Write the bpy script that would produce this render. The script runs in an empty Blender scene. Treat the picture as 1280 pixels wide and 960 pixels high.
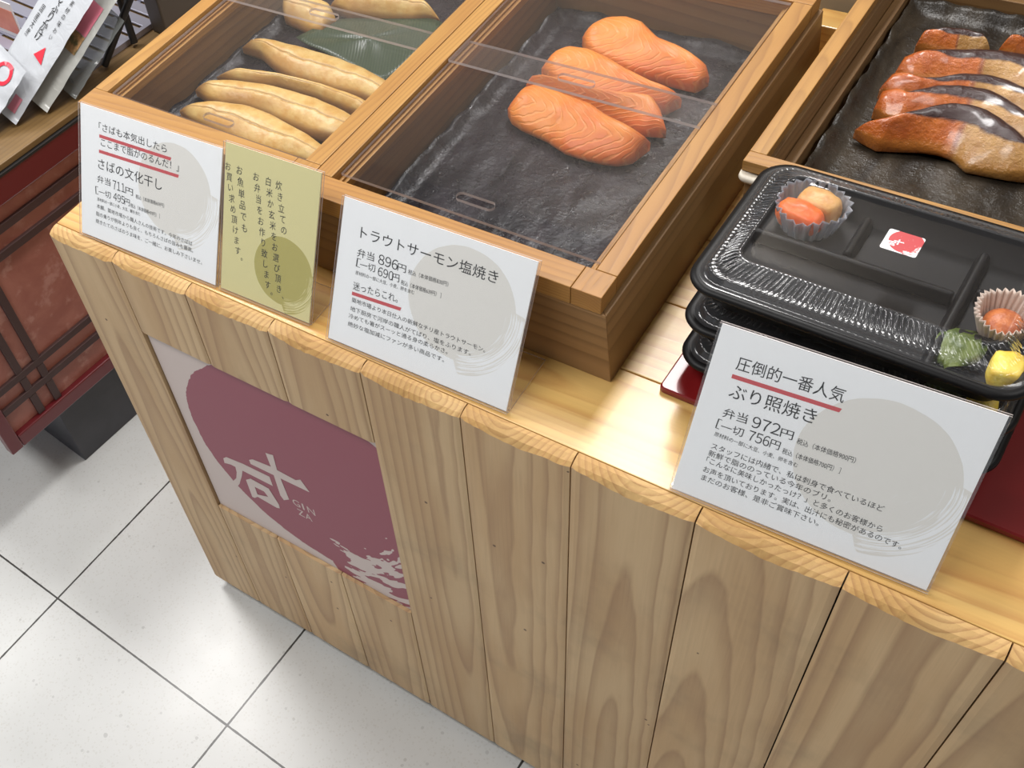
import bpy, bmesh, math, random
from mathutils import Vector, Matrix, noise
R = math.radians
C = bpy.context.scene.collection
scene = bpy.context.scene
H = 0.866                      # counter top height
ZB = 0.030                     # lower edge of the counter front

# ------------------------------------------------------------ camera
cam_data = bpy.data.cameras.new('camera')
cam = bpy.data.objects.new('camera', cam_data); C.objects.link(cam)
cam_data.sensor_fit = 'HORIZONTAL'; cam_data.sensor_width = 36.0
cam_data.lens = 36.0 * 1331.112 / 1280.0
cam_data.shift_x = (640 - 425.685) / 1280.0
cam_data.shift_y = (493.686 - 480) / 1280.0
cam_data.clip_start = 0.02
CAM = Vector((0.95423, -0.50597, 1.67500))
rx = Vector((0.80434416, 0.57473805, -0.15068726)); ry = Vector((-0.37310509, 0.68594931, 0.62471284)); rz = Vector((0.46241006, -0.44626194, 0.76617701))
cam.matrix_world = Matrix(((rx.x, ry.x, rz.x, CAM.x), (rx.y, ry.y, rz.y, CAM.y), (rx.z, ry.z, rz.z, CAM.z), (0, 0, 0, 1)))
scene.camera = cam

# ------------------------------------------------------------ world, lamps, exposure
scene.view_settings.view_transform = 'Standard'
scene.view_settings.look = 'None'
scene.view_settings.gamma = 1.0
scene.view_settings.use_curve_mapping = False
scene.view_settings.exposure = 0.14
scene.cycles.transparent_max_bounces = 24
w = bpy.data.worlds.new('shop_light'); scene.world = w; w.use_nodes = True
bg = w.node_tree.nodes['Background']
bg.inputs[0].default_value = (0.92, 0.96, 1.0, 1); bg.inputs[1].default_value = 0.46
def area(name, loc, sx, sy, power, col=(1, 0.985, 0.965), rot=(0, 0, 0)):
    l = bpy.data.lights.new(name, 'AREA'); l.shape = 'RECTANGLE'; l.size = sx; l.size_y = sy; l.energy = power; l.color = col
    o = bpy.data.objects.new(name, l); C.objects.link(o); o.location = loc; o.rotation_euler = rot
    return o
area('ceiling_lamp', (0.30, 1.45, 2.75), 0.30, 1.3, 46)
area('ceiling_lamp', (-1.3, 0.5, 2.75), 1.2, 0.5, 48)
area('ceiling_lamp', (1.9, 0.8, 2.75), 0.5, 1.2, 16)
area('ceiling_lamp', (-0.2, -0.7, 2.75), 1.6, 0.5, 34)

# ------------------------------------------------------------ helpers
def S(r, g, b):
    f = lambda c: (c / 255 / 12.92) if c / 255 <= 0.04045 else ((c / 255 + 0.055) / 1.055) ** 2.4
    return (f(r), f(g), f(b), 1.0)

class NT:
    """small helper around a node tree"""
    def __init__(s, name):
        s.m = bpy.data.materials.new(name); s.m.use_nodes = True
        s.t = s.m.node_tree; s.n = s.t.nodes; s.l = s.t.links
        s.p = s.n['Principled BSDF']; s.out = s.n['Material Output']
    def put(s, sock, v):
        if hasattr(v, 'is_output'): s.l.new(v, sock)
        else: sock.default_value = v
    def node(s, t, ins=None, **kw):
        nd = s.n.new(t)
        for k, v in kw.items(): setattr(nd, k, v)
        for k, v in (ins or {}).items(): s.put(nd.inputs[k], v)
        return nd
    def math(s, op, a, b=None, c=None, clamp=False):
        nd = s.n.new('ShaderNodeMath'); nd.operation = op; nd.use_clamp = clamp
        s.put(nd.inputs[0], a)
        if b is not None: s.put(nd.inputs[1], b)
        if c is not None: s.put(nd.inputs[2], c)
        return nd.outputs[0]
    def vmath(s, op, a, b=None, scale=None):
        nd = s.n.new('ShaderNodeVectorMath'); nd.operation = op
        s.put(nd.inputs[0], a)
        if b is not None: s.put(nd.inputs[1], b)
        if scale is not None: s.put(nd.inputs['Scale'], scale)
        return nd.outputs[0]
    def mix(s, f, a, b, mode='MIX'):
        nd = s.n.new('ShaderNodeMix'); nd.data_type = 'RGBA'; nd.blend_type = mode
        s.put(nd.inputs['Factor'], f); s.put(nd.inputs['A'], a); s.put(nd.inputs['B'], b)
        return [o for o in nd.outputs if o.type == 'RGBA'][0]
    def noise(s, vec, scale, detail=2.0, rough=0.5, out='Fac', dist=0.0):
        nd = s.node('ShaderNodeTexNoise', {'Scale': scale, 'Detail': detail, 'Roughness': rough, 'Distortion': dist})
        if vec is not None: s.l.new(vec, nd.inputs['Vector'])
        return nd.outputs[out]
    def ramp(s, f, stops, interp='LINEAR'):
        nd = s.n.new('ShaderNodeValToRGB'); cr = nd.color_ramp; cr.interpolation = interp
        while len(cr.elements) < len(stops): cr.elements.new(0.5)
        for e, (p, c) in zip(cr.elements, stops):
            e.position = p; e.color = c if len(c) == 4 else (*c, 1)
        s.put(nd.inputs[0], f); return nd.outputs[0]
    def smooth(s, x, a, b):
        nd = s.n.new('ShaderNodeMapRange'); nd.interpolation_type = 'SMOOTHSTEP'
        s.put(nd.inputs[0], x); nd.inputs[1].default_value = a; nd.inputs[2].default_value = b
        return nd.outputs[0]
    def obj(s): return s.node('ShaderNodeTexCoord').outputs['Object']
    def uv(s): return s.node('ShaderNodeTexCoord').outputs['UV']
    def attr(s, name): return s.node('ShaderNodeAttribute', attribute_name=name)
    def sep(s, v):
        nd = s.n.new('ShaderNodeSeparateXYZ'); s.l.new(v, nd.inputs[0]); return nd.outputs
    def comb(s, x, y, z=0.0):
        nd = s.n.new('ShaderNodeCombineXYZ'); s.put(nd.inputs[0], x); s.put(nd.inputs[1], y); s.put(nd.inputs[2], z); return nd.outputs[0]
    def bump(s, h, strength, dist=0.001):
        nd = s.node('ShaderNodeBump', {'Strength': strength, 'Distance': dist, 'Height': h}); s.l.new(nd.outputs[0], s.p.inputs['Normal'])
    def set(s, col=None, rough=None, **kw):
        if col is not None: s.put(s.p.inputs['Base Color'], col)
        if rough is not None: s.put(s.p.inputs['Roughness'], rough)
        for k, v in kw.items(): s.put(s.p.inputs[k.replace('_', ' ')], v)
        return s.m

def plain(name, col, rough=0.5, **kw):
    t = NT(name); return t.set(col, rough, **kw)

def wood(name, light, mid, dark, ring=0.009, rough=0.45, contrast=1.0, stain=0.0, coat=0.0):
    """solid wood: rings around a pith axis that runs, a little askew, behind each board"""
    t = NT(name)
    pc = t.attr('pc').outputs['Vector']; seed = t.attr('seed').outputs['Fac']
    wn = t.node('ShaderNodeTexWhiteNoise', noise_dimensions='1D'); t.l.new(seed, wn.inputs['W'])
    rnd = t.sep(wn.outputs['Color'])
    a, b, l = t.sep(pc)[0:3]
    so = t.math('MULTIPLY', seed, 7.31)
    nv = t.comb(t.math('ADD', t.math('MULTIPLY', a, 5.0), so), t.math('MULTIPLY', b, 5.0), t.math('MULTIPLY', l, 1.5))
    n1 = t.math('SUBTRACT', t.noise(nv, 1.0, 2.0), 0.5)
    nw = t.math('SUBTRACT', t.noise(t.comb(t.math('ADD', t.math('MULTIPLY', a, 25.0), so), t.math('MULTIPLY', b, 25.0), t.math('MULTIPLY', l, 7.0)), 1.0, 2.0), 0.5)
    ox = t.math('ADD', a, t.math('MULTIPLY', t.math('SUBTRACT', rnd[0], 0.5), 0.07))
    dep = t.math('ADD', b, t.math('ADD', 0.012, t.math('MULTIPLY', rnd[1], 0.04)))
    slope = t.math('MULTIPLY', t.math('SUBTRACT', rnd[2], 0.35), 0.11)
    dep = t.math('ADD', dep, t.math('ADD', t.math('MULTIPLY', l, slope), t.math('MULTIPLY', n1, 0.026)))
    ox = t.math('ADD', ox, t.math('MULTIPLY', nw, 0.006))
    r = t.math('SQRT', t.math('ADD', t.math('MULTIPLY', ox, ox), t.math('MULTIPLY', dep, dep)))
    r = t.math('ADD', r, t.math('MULTIPLY', nw, 0.004))
    fr = t.math('FRACT', t.math('MULTIPLY', r, 1.0 / ring))
    lw = t.ramp(fr, [(0.0, (0, 0, 0)), (0.45, (0.06, 0.06, 0.06)), (0.80, (0.75, 0.75, 0.75)), (0.90, (1, 1, 1)), (0.97, (0.25, 0.25, 0.25)), (1.0, (0, 0, 0))])
    fib = t.noise(t.comb(t.math('MULTIPLY', a, 900.0), t.math('MULTIPLY', b, 900.0), t.math('MULTIPLY', l, 18.0)), 1.0, 2.0)
    big = t.noise(t.comb(t.math('ADD', t.math('MULTIPLY', a, 14.0), so), t.math('MULTIPLY', b, 14.0), t.math('MULTIPLY', l, 3.0)), 1.0, 3.0)
    base = t.mix(t.smooth(big, 0.35, 0.65), light, mid)
    tone = t.math('ADD', 0.90, t.math('MULTIPLY', rnd[1], 0.16))
    base = t.mix(1.0, base, t.comb(tone, tone, tone), 'MULTIPLY')
    col = t.mix(t.math('MULTIPLY', lw, contrast, clamp=True), base, dark)
    ff = t.math('ADD', 0.93, t.math('MULTIPLY', fib, 0.14))
    col = t.mix(1.0, col, t.comb(ff, ff, ff), 'MULTIPLY')
    if stain > 0:
        st = t.noise(t.obj(), 5.0, 5.0, 0.62)
        col = t.mix(t.math('MULTIPLY', t.smooth(st, 0.52, 0.75), stain), col, S(110, 96, 74))
        sp = t.node('ShaderNodeTexVoronoi', {'Scale': 22.0}); t.l.new(t.obj(), sp.inputs['Vector'])
        col = t.mix(t.math('LESS_THAN', sp.outputs['Distance'], 0.045), col, S(95, 68, 44))
    t.bump(t.math('ADD', t.math('MULTIPLY', fib, 0.5), lw), 0.12, 0.0006)
    t.set(col, rough)
    if coat: t.p.inputs['Coat Weight'].default_value = coat; t.p.inputs['Coat Roughness'].default_value = 0.12
    return t.m

SEED = [1.0]
class MB:
    """collects shapes and links them as ONE mesh object"""
    def __init__(s): s.v = []; s.f = []; s.mi = []; s.pc = []; s.sd = []; s.uv = {}
    def add(s, verts, faces, mi=0, axis=None, uvs=None, origin=None):
        o = len(s.v); SEED[0] += 1.0; sd = SEED[0]
        vs = [Vector(p) for p in verts]
        c = Vector(origin) if origin else sum(vs, Vector()) / len(vs)
        for p in vs:
            d = p - c
            s.v.append(tuple(p)); s.sd.append(sd)
            s.pc.append({'x': (d.y, d.z, d.x), 'y': (d.x, d.z, d.y), 'z': (d.x, -d.y, d.z), None: (d.x, d.y, d.z)}[axis])
        for k, f in enumerate(faces):
            if uvs: s.uv[len(s.f)] = [uvs[i] for i in f]
            s.f.append([i + o for i in f]); s.mi.append(mi[k] if isinstance(mi, (list, tuple)) else mi)
        return s
    def box(s, x0, x1, y0, y1, z0, z1, axis=None, mi=0):
        v = [(x0, y0, z0), (x1, y0, z0), (x1, y1, z0), (x0, y1, z0), (x0, y0, z1), (x1, y0, z1), (x1, y1, z1), (x0, y1, z1)]
        return s.add(v, BOXF, mi, axis)
    def hexa(s, v, axis=None, mi=0): return s.add(v, BOXF, mi, axis)
    def bar(s, p, q, rad, n=10, mi=0):
        p = Vector(p); q = Vector(q); d = (q - p).normalized()
        u = d.orthogonal().normalized(); w_ = d.cross(u); vs = []
        for c in (p, q):
            for i in range(n):
                a = 2 * math.pi * i / n; vs.append(c + rad * (math.cos(a) * u + math.sin(a) * w_))
        fs = [[i, (i + 1) % n, n + (i + 1) % n, n + i] for i in range(n)] + [list(range(n))[::-1], list(range(n, 2 * n))]
        return s.add(vs, fs, mi)
    def loft(s, loops, cap0=True, cap1=True, mi=0):
        n = len(loops[0]); vs = [p for lp in loops for p in lp]; fs = []
        for k in range(len(loops) - 1):
            for i in range(n):
                j = (i + 1) % n; fs.append([k * n + i, k * n + j, (k + 1) * n + j, (k + 1) * n + i])
        if cap0: fs.append(list(range(n))[::-1])
        if cap1: fs.append([(len(loops) - 1) * n + i for i in range(n)])
        return s.add(vs, fs, mi)
    def grid(s, P, mi=0, uvs=None):
        n = len(P); m = len(P[0]); vs = [p for row in P for p in row]
        fs = [[i * m + j, (i + 1) * m + j, (i + 1) * m + j + 1, i * m + j + 1] for i in range(n - 1) for j in range(m - 1)]
        u = [(i / (n - 1), j / (m - 1)) for i in range(n) for j in range(m)] if uvs is None else uvs
        return s.add(vs, fs, mi, None, u)
    def build(s, name, mats, parent=None, smooth=False, bevel=0.0, solid=0.0, sub=0, seg=2):
        me = bpy.data.meshes.new(name); me.from_pydata(s.v, [], s.f); me.update()
        mats = mats if isinstance(mats, (list, tuple)) else [mats]
        for m in mats: me.materials.append(m)
        me.polygons.foreach_set('material_index', s.mi)
        a = me.attributes.new('pc', 'FLOAT_VECTOR', 'POINT'); a.data.foreach_set('vector', [c for p in s.pc for c in p])
        a = me.attributes.new('seed', 'FLOAT', 'POINT'); a.data.foreach_set('value', s.sd)
        if s.uv:
            ul = me.uv_layers.new(name='UVMap')
            for fi, us in s.uv.items():
                for li, u in zip(me.polygons[fi].loop_indices, us): ul.data[li].uv = u
        if smooth: me.polygons.foreach_set('use_smooth', [True] * len(me.polygons))
        o = bpy.data.objects.new(name, me); C.objects.link(o)
        if parent: o.parent = parent
        if solid: md = o.modifiers.new('solid', 'SOLIDIFY'); md.thickness = solid; md.offset = 0
        if bevel: md = o.modifiers.new('bevel', 'BEVEL'); md.width = bevel; md.segments = seg; md.limit_method = 'ANGLE'; md.angle_limit = R(35)
        if sub: md = o.modifiers.new('sub', 'SUBSURF'); md.levels = sub; md.render_levels = sub
        return o
BOXF = [[3, 2, 1, 0], [4, 5, 6, 7], [0, 1, 5, 4], [1, 2, 6, 5], [2, 3, 7, 6], [3, 0, 4, 7]]

def tag(o, label=None, cat=None, group=None, kind=None):
    for k, v in (('label', label), ('category', cat), ('group', group), ('kind', kind)):
        if v: o[k] = v
    return o
def empty(name, loc=(0, 0, 0), rz=0.0, label=None, cat=None, group=None):
    o = bpy.data.objects.new(name, None); C.objects.link(o); o.location = loc; o.rotation_euler = (0, 0, rz); o.empty_display_size = 0.05
    return tag(o, label, cat, group)
def copy_tree(o, parent=None):
    c = o.copy(); C.objects.link(c)
    if parent: c.parent = parent
    for ch in list(o.children): copy_tree(ch, c)
    return c
def rrect(hx, hy, r, z, n=8, cx=0.0, cy=0.0):
    pts = []
    for (sx, sy, a0) in ((1, 1, 0), (-1, 1, 90), (-1, -1, 180), (1, -1, 270)):
        for i in range(n + 1):
            a = R(a0 + 90 * i / n); pts.append((cx + sx * (hx - r) + r * math.cos(a), cy + sy * (hy - r) + r * math.sin(a), z))
    return pts
def resample(pts, n):
    P = [Vector(p) for p in pts]; L = [0.0]
    for a, b in zip(P, P[1:]): L.append(L[-1] + (b - a).length)
    out = []
    for k in range(n):
        d = L[-1] * k / (n - 1); i = 0
        while i < len(L) - 2 and L[i + 1] < d: i += 1
        f = (d - L[i]) / max(1e-9, L[i + 1] - L[i]); out.append(P[i].lerp(P[i + 1], f))
    return out

# ------------------------------------------------------------ lettering
def glyphs(body):
    cu = bpy.data.curves.new('t', 'FONT'); cu.body = body; cu.resolution_u = 3; cu.size = 1.0
    o = bpy.data.objects.new('t', cu); C.objects.link(o)
    bpy.context.view_layer.update()
    me = bpy.data.meshes.new_from_object(o.evaluated_get(bpy.context.evaluated_depsgraph_get()))
    v = [(p.co.x, p.co.y) for p in me.vertices]; f = [list(p.vertices) for p in me.polygons]
    bpy.data.objects.remove(o); bpy.data.meshes.remove(me); bpy.data.curves.remove(cu)
    return v, f
GC = {}
def text_line(mb, body, p0, p1, h, put, mi=0):
    if body[0] in '０１２３４５６７８９':          # price figures set close together
        v, f, pen = [], [], 0.0
        for ch in body:
            gv, gf = glyphs(ch); a0 = min(p[0] for p in gv); a1 = max(p[0] for p in gv)
            if ch == '１': a0 -= 0.04; a1 += 0.04
            f += [[i + len(v) for i in q] for q in gf]; v += [(p[0] - a0 + pen, p[1]) for p in gv]; pen += a1 - a0 + 0.07
    else: v, f = glyphs(body)
    if not v: return
    x0 = min(p[0] for p in v); x1 = max(p[0] for p in v); y0 = min(p[1] for p in v); y1 = max(p[1] for p in v)
    dx, dy = p1[0] - p0[0], p1[1] - p0[1]; Ln = math.hypot(dx, dy); dx /= Ln; dy /= Ln
    sx = Ln / (x1 - x0); sy = h / (y1 - y0)
    vs = []
    for (x, y) in v:
        a = (x - x0) * sx; b = (y - y0) * sy
        vs.append(put(p0[0] + a * dx - b * dy, p0[1] + a * dy + b * dx))
    mb.add(vs, f, mi)
def text_column(mb, body, p0, p1, put, mi=0, k=1.0, aspect=1.0):
    n = len(body); cell = math.hypot(p1[0] - p0[0], p1[1] - p0[1]) / n
    for i, ch in enumerate(body):
        if ch not in GC: GC[ch] = glyphs(ch)
        v, f = GC[ch]
        if not v: continue
        c = ((i + 0.5) / n); cx = p0[0] + (p1[0] - p0[0]) * c; cy = p0[1] + (p1[1] - p0[1]) * c
        x0 = min(p[0] for p in v); x1 = max(p[0] for p in v); y0 = min(p[1] for p in v); y1 = max(p[1] for p in v)
        s = cell * k
        if ch in '、。': cx += cell * 0.3; cy += cell * 0.25
        mb.add([put(cx + (x - (x0 + x1) / 2) * s * aspect, cy + (y - (y0 + y1) / 2) * s) for x, y in v], f, mi)
LINES={
 'trout':[
  ('トラウトサーモン塩焼き',(0.0236, 0.1174),(0.174, 0.1198),0.0125),
  ('弁当',(0.0227, 0.0981),(0.0426, 0.0989),0.0088),
  ('８９６',(0.0474, 0.0983),(0.0696, 0.0986),0.0104),
  ('円',(0.0696, 0.0986),(0.0792, 0.0989),0.0078),
  ('税込（本体価格830円）',(0.0819, 0.099),(0.126, 0.1008),0.0052),
  ('［',(0.0229, 0.0876),(0.0277, 0.0875),0.0092),
  ('一切',(0.0277, 0.0871),(0.0456, 0.0884),0.0078),
  ('６９０',(0.0487, 0.0865),(0.0665, 0.0866),0.0094),
  ('円',(0.0655, 0.0867),(0.0737, 0.0874),0.0078),
  ('税込（本体価格639円） ］',(0.0758, 0.086),(0.1206, 0.0874),0.0052),
  ('原材料の一部に大豆、小麦、卵を含む',(0.0235, 0.0793),(0.0918, 0.0809),0.0042),
  ('迷ったらこれ。',(0.023, 0.0626),(0.0753, 0.0662),0.0088),
  ('築地市場より本日仕入の新鮮なチリ産トラウトサーモン。',(0.0231, 0.049),(0.1755, 0.0503),0.0054),
  ('地下厨房で河岸の職人がてばり、塩をふります。',(0.0227, 0.0393),(0.1617, 0.0417),0.0054),
  ('冷めても箸がスーッと通る身の柔らかさ。',(0.022, 0.0311),(0.1375, 0.0339),0.0054),
  ('絶妙な塩加減にファンが多い商品です。',(0.0223, 0.0222),(0.1354, 0.0243),0.0054),
 ],
 'yellowtail':[
  ('圧倒的一番人気',(0.0205, 0.1254),(0.1037, 0.1277),0.0125),
  ('ぶり照焼き',(0.0217, 0.1001),(0.09, 0.1026),0.0135),
  ('弁当',(0.0222, 0.0817),(0.042, 0.083),0.0088),
  ('９７２',(0.0459, 0.082),(0.0681, 0.0828),0.0104),
  ('円',(0.0688, 0.0827),(0.0788, 0.0832),0.0078),
  ('税込（本体価格900円）',(0.0824, 0.0818),(0.1272, 0.0829),0.0055),
  ('［',(0.0196, 0.07),(0.023, 0.0699),0.0092),
  ('一切',(0.0238, 0.0695),(0.0424, 0.0704),0.0078),
  ('７５６',(0.0465, 0.0699),(0.0634, 0.0703),0.0094),
  ('円',(0.064, 0.0706),(0.0718, 0.0706),0.0078),
  ('税込（本体価格700円） ］',(0.0747, 0.0691),(0.1198, 0.07),0.0055),
  ('原材料の一部に大豆、小麦、卵を含む',(0.0206, 0.0627),(0.0892, 0.0618),0.0042),
  ('スタッフには内緒で、私は刺身で食べているほど',(0.0214, 0.0503),(0.1586, 0.0514),0.0060),
  ('新鮮で脂ののっている今年のブリ。',(0.0208, 0.0431),(0.121, 0.0431),0.0060),
  ('「こんなに美味しかったっけ？」と多くのお客様から',(0.0208, 0.0362),(0.1631, 0.0342),0.0060),
  ('お声を頂いております。実は、出汁にも秘密があるのです。',(0.0209, 0.0269),(0.1802, 0.0262),0.0060),
  ('まだのお客様、是非ご賞味下さい。',(0.0214, 0.0188),(0.1193, 0.0183),0.0060),
 ],
 'mackerel':[
  ('「さばも本気出したら',(0.0293, 0.1303),(0.131, 0.1299),0.0095),
  ('ここまで脂がのるんだ！」',(0.0324, 0.1132),(0.1489, 0.1142),0.0095),
  ('さばの文化干し',(0.0279, 0.0857),(0.1255, 0.086),0.013),
  ('弁当',(0.0264, 0.0693),(0.0474, 0.0699),0.0088),
  ('７１１',(0.0512, 0.0681),(0.07, 0.0686),0.0104),
  ('円',(0.0706, 0.0683),(0.0824, 0.0683),0.0078),
  ('税込（本体価格659円）',(0.0866, 0.0666),(0.1296, 0.0677),0.0052),
  ('［',(0.0237, 0.0546),(0.0283, 0.0549),0.0092),
  ('一切',(0.0289, 0.0546),(0.0481, 0.0552),0.0078),
  ('４９５',(0.0519, 0.0549),(0.0695, 0.0546),0.0094),
  ('円',(0.0695, 0.0546),(0.0777, 0.0546),0.0078),
  ('税込（本体価格459円） ］',(0.0789, 0.054),(0.1235, 0.0537),0.0052),
  ('原材料の一部に小麦、大豆、鯖を含む',(0.0264, 0.0471),(0.0939, 0.0478),0.0042),
  ('本鯖、築地市場から職人さんの技術です。今年のさばは',(0.0254, 0.0379),(0.172, 0.0358),0.0054),
  ('脂の乗りが例年よりも良く、もちろんさばの旨みも最高。',(0.0242, 0.0283),(0.1738, 0.0282),0.0054),
  ('焼きたてのさばのうま味を、ご一緒に、お楽しみ下さいませ。',(0.0235, 0.0191),(0.1872, 0.0182),0.0054),
 ],
}
UNDER= {'trout': [((0.0223, 0.061), (0.0794, 0.0638))], 'yellowtail': [((0.0197, 0.1218), (0.1036, 0.1241))], 'mackerel': [((0.0299, 0.1268), (0.1368, 0.1279)), ((0.0292, 0.1091), (0.1484, 0.1118))]}
COLS= [('炊き立ての', (0.0699, 0.1437), (0.0822, 0.0868)), ('白米か玄米をお選び頂き、', (0.0566, 0.1441), (0.0832, 0.0091)), ('お弁当をお作り致します。', (0.0406, 0.1448), (0.0681, 0.0085)), ('お魚単品でも', (0.0188, 0.146), (0.0307, 0.0734)), ('お買い求め頂けます。', (0.0034, 0.1457), (0.0256, 0.0347))]
STROKES= [[[0.1653, 0.4998], [0.1734, 0.5082], [0.206, 0.5143], [0.2535, 0.5176], [0.2538, 0.4952], [0.1998, 0.4929], [0.1771, 0.4925], [0.1635, 0.4872]], [[0.1862, 0.4974], [0.2006, 0.4991], [0.1928, 0.4763], [0.1795, 0.446], [0.1675, 0.4265], [0.1628, 0.4381], [0.1773, 0.4592], [0.1837, 0.4785]], [[0.2226, 0.5356], [0.2308, 0.5427], [0.2648, 0.5491], [0.3057, 0.5475], [0.3154, 0.5559], [0.3258, 0.5337], [0.2758, 0.5297], [0.2231, 0.5263]], [[0.263, 0.5797], [0.2693, 0.5814], [0.2769, 0.584], [0.2748, 0.5495], [0.279, 0.481], [0.2672, 0.4705], [0.2631, 0.4791], [0.2644, 0.5474]], [[0.1986, 0.4704], [0.2105, 0.482], [0.243, 0.4813], [0.2531, 0.4478], [0.2516, 0.4375], [0.2455, 0.4342], [0.2106, 0.4361], [0.2026, 0.427], [0.1981, 0.4266]]]
HOLE= [[0.2127, 0.4631], [0.23, 0.4643], [0.2349, 0.4546], [0.2127, 0.4438]]
SA_T= [[0.4335, 0.5316, 0.926], [0.4393, 0.5442, 0.9313], [0.456, 0.5574, 0.9337], [0.4735, 0.5628, 0.9352], [0.4955, 0.5587, 0.9359], [0.5256, 0.5364, 0.9359], [0.5524, 0.5317, 0.9352], [0.5746, 0.5244, 0.9337], [0.592, 0.5215, 0.9313], [0.5995, 0.5156, 0.926]]
SA_B= [[0.4335, 0.5316, 0.926], [0.4475, 0.5146, 0.9207], [0.4621, 0.5062, 0.9183], [0.484, 0.5031, 0.9168], [0.5036, 0.498, 0.9161], [0.5248, 0.4947, 0.9161], [0.5544, 0.4958, 0.9168], [0.5811, 0.4957, 0.9183], [0.5937, 0.4964, 0.9207], [0.5995, 0.5156, 0.926]]
SB_T= [[0.4185, 0.4582, 0.925], [0.4253, 0.4756, 0.9301], [0.4394, 0.4875, 0.9323], [0.4615, 0.4897, 0.9336], [0.4876, 0.483, 0.934], [0.5219, 0.4699, 0.9336], [0.5537, 0.4602, 0.9323], [0.578, 0.4651, 0.9301], [0.5887, 0.4675, 0.925]]
SB_B= [[0.4185, 0.4582, 0.925], [0.4427, 0.4435, 0.9199], [0.4716, 0.4382, 0.9177], [0.4984, 0.4355, 0.9164], [0.5247, 0.4385, 0.916], [0.5492, 0.444, 0.9164], [0.5696, 0.4457, 0.9177], [0.5806, 0.4472, 0.9199], [0.5887, 0.4675, 0.925]]
SC_T= [[0.4172, 0.424, 0.9225], [0.4206, 0.4305, 0.929], [0.4448, 0.4236, 0.9318], [0.4731, 0.424, 0.9335], [0.5014, 0.423, 0.934], [0.5313, 0.4287, 0.9335], [0.5636, 0.4393, 0.9318], [0.5817, 0.4265, 0.929], [0.5965, 0.4113, 0.9225]]
SC_B= [[0.4172, 0.424, 0.9225], [0.436, 0.4184, 0.916], [0.4657, 0.417, 0.9132], [0.4955, 0.4143, 0.9115], [0.5212, 0.4129, 0.911], [0.5478, 0.4086, 0.9115], [0.5722, 0.402, 0.9132], [0.5853, 0.4072, 0.916], [0.5965, 0.4113, 0.9225]]
SD_T= [[0.4205, 0.3755, 0.9235], [0.4276, 0.3998, 0.9305], [0.4423, 0.4073, 0.9337], [0.4802, 0.4, 0.9354], [0.5128, 0.3955, 0.936], [0.5369, 0.3852, 0.9354], [0.5661, 0.3795, 0.9337], [0.5871, 0.3791, 0.9305], [0.5903, 0.3859, 0.9235]]
SD_B= [[0.4205, 0.3755, 0.9235], [0.4327, 0.3629, 0.9169], [0.4505, 0.356, 0.9139], [0.4847, 0.3504, 0.912], [0.5123, 0.3403, 0.9111], [0.5344, 0.3395, 0.9111], [0.5574, 0.3414, 0.912], [0.5734, 0.3458, 0.9139], [0.5842, 0.3561, 0.9169], [0.5903, 0.3859, 0.9235]]
MA_T= [[0.039, 0.3517, 0.9175], [0.0486, 0.3632, 0.9208], [0.0891, 0.368, 0.9222], [0.1346, 0.3701, 0.9229], [0.1846, 0.3696, 0.9229], [0.2276, 0.365, 0.9222], [0.2692, 0.3549, 0.9208], [0.3112, 0.3307, 0.9175]]
MA_B= [[0.039, 0.3517, 0.9175], [0.0706, 0.3499, 0.9144], [0.1037, 0.3351, 0.913], [0.141, 0.325, 0.9123], [0.182, 0.3253, 0.912], [0.2224, 0.325, 0.9123], [0.2547, 0.3238, 0.913], [0.2853, 0.3185, 0.9144], [0.3112, 0.3307, 0.9175]]
MB_T= [[0.049, 0.2863, 0.9155], [0.0739, 0.3032, 0.9176], [0.1118, 0.3101, 0.9185], [0.1587, 0.3146, 0.9189], [0.2054, 0.3173, 0.9189], [0.2368, 0.3174, 0.9185], [0.2654, 0.3149, 0.9176], [0.3018, 0.2998, 0.9155]]
MB_B= [[0.049, 0.2863, 0.9155], [0.0958, 0.2906, 0.9132], [0.142, 0.3018, 0.9123], [0.1904, 0.303, 0.912], [0.2369, 0.2992, 0.9123], [0.2666, 0.2956, 0.9132], [0.3018, 0.2998, 0.9155]]
MC_T= [[0.0407, 0.253, 0.9175], [0.0588, 0.2694, 0.9206], [0.0944, 0.2796, 0.922], [0.1303, 0.2879, 0.9227], [0.17, 0.2902, 0.923], [0.2096, 0.2908, 0.9227], [0.2433, 0.2873, 0.922], [0.269, 0.2832, 0.9206], [0.2946, 0.2618, 0.9175]]
MC_B= [[0.0407, 0.253, 0.9175], [0.0695, 0.2439, 0.9144], [0.0958, 0.243, 0.913], [0.1266, 0.252, 0.9123], [0.1656, 0.2499, 0.912], [0.2101, 0.2446, 0.9123], [0.236, 0.2417, 0.913], [0.2619, 0.2435, 0.9144], [0.2946, 0.2618, 0.9175]]
MD_T= [[0.0507, 0.2107, 0.9175], [0.0704, 0.2247, 0.9206], [0.1003, 0.2358, 0.922], [0.1357, 0.2445, 0.9227], [0.1732, 0.2439, 0.923], [0.2108, 0.2364, 0.9227], [0.2424, 0.2304, 0.922], [0.276, 0.2205, 0.9206], [0.2941, 0.2076, 0.9175]]
MD_B= [[0.0507, 0.2107, 0.9175], [0.0739, 0.2029, 0.9144], [0.1074, 0.1985, 0.913], [0.1433, 0.1955, 0.9123], [0.1781, 0.1929, 0.912], [0.2183, 0.1925, 0.9123], [0.2521, 0.1942, 0.913], [0.2787, 0.1945, 0.9144], [0.2941, 0.2076, 0.9175]]
ME_T= [[0.021, 0.4422, 0.9195], [0.03, 0.4543, 0.9257], [0.0538, 0.463, 0.9277], [0.0803, 0.4668, 0.9277], [0.1049, 0.461, 0.9257], [0.126, 0.4457, 0.9195]]
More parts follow.
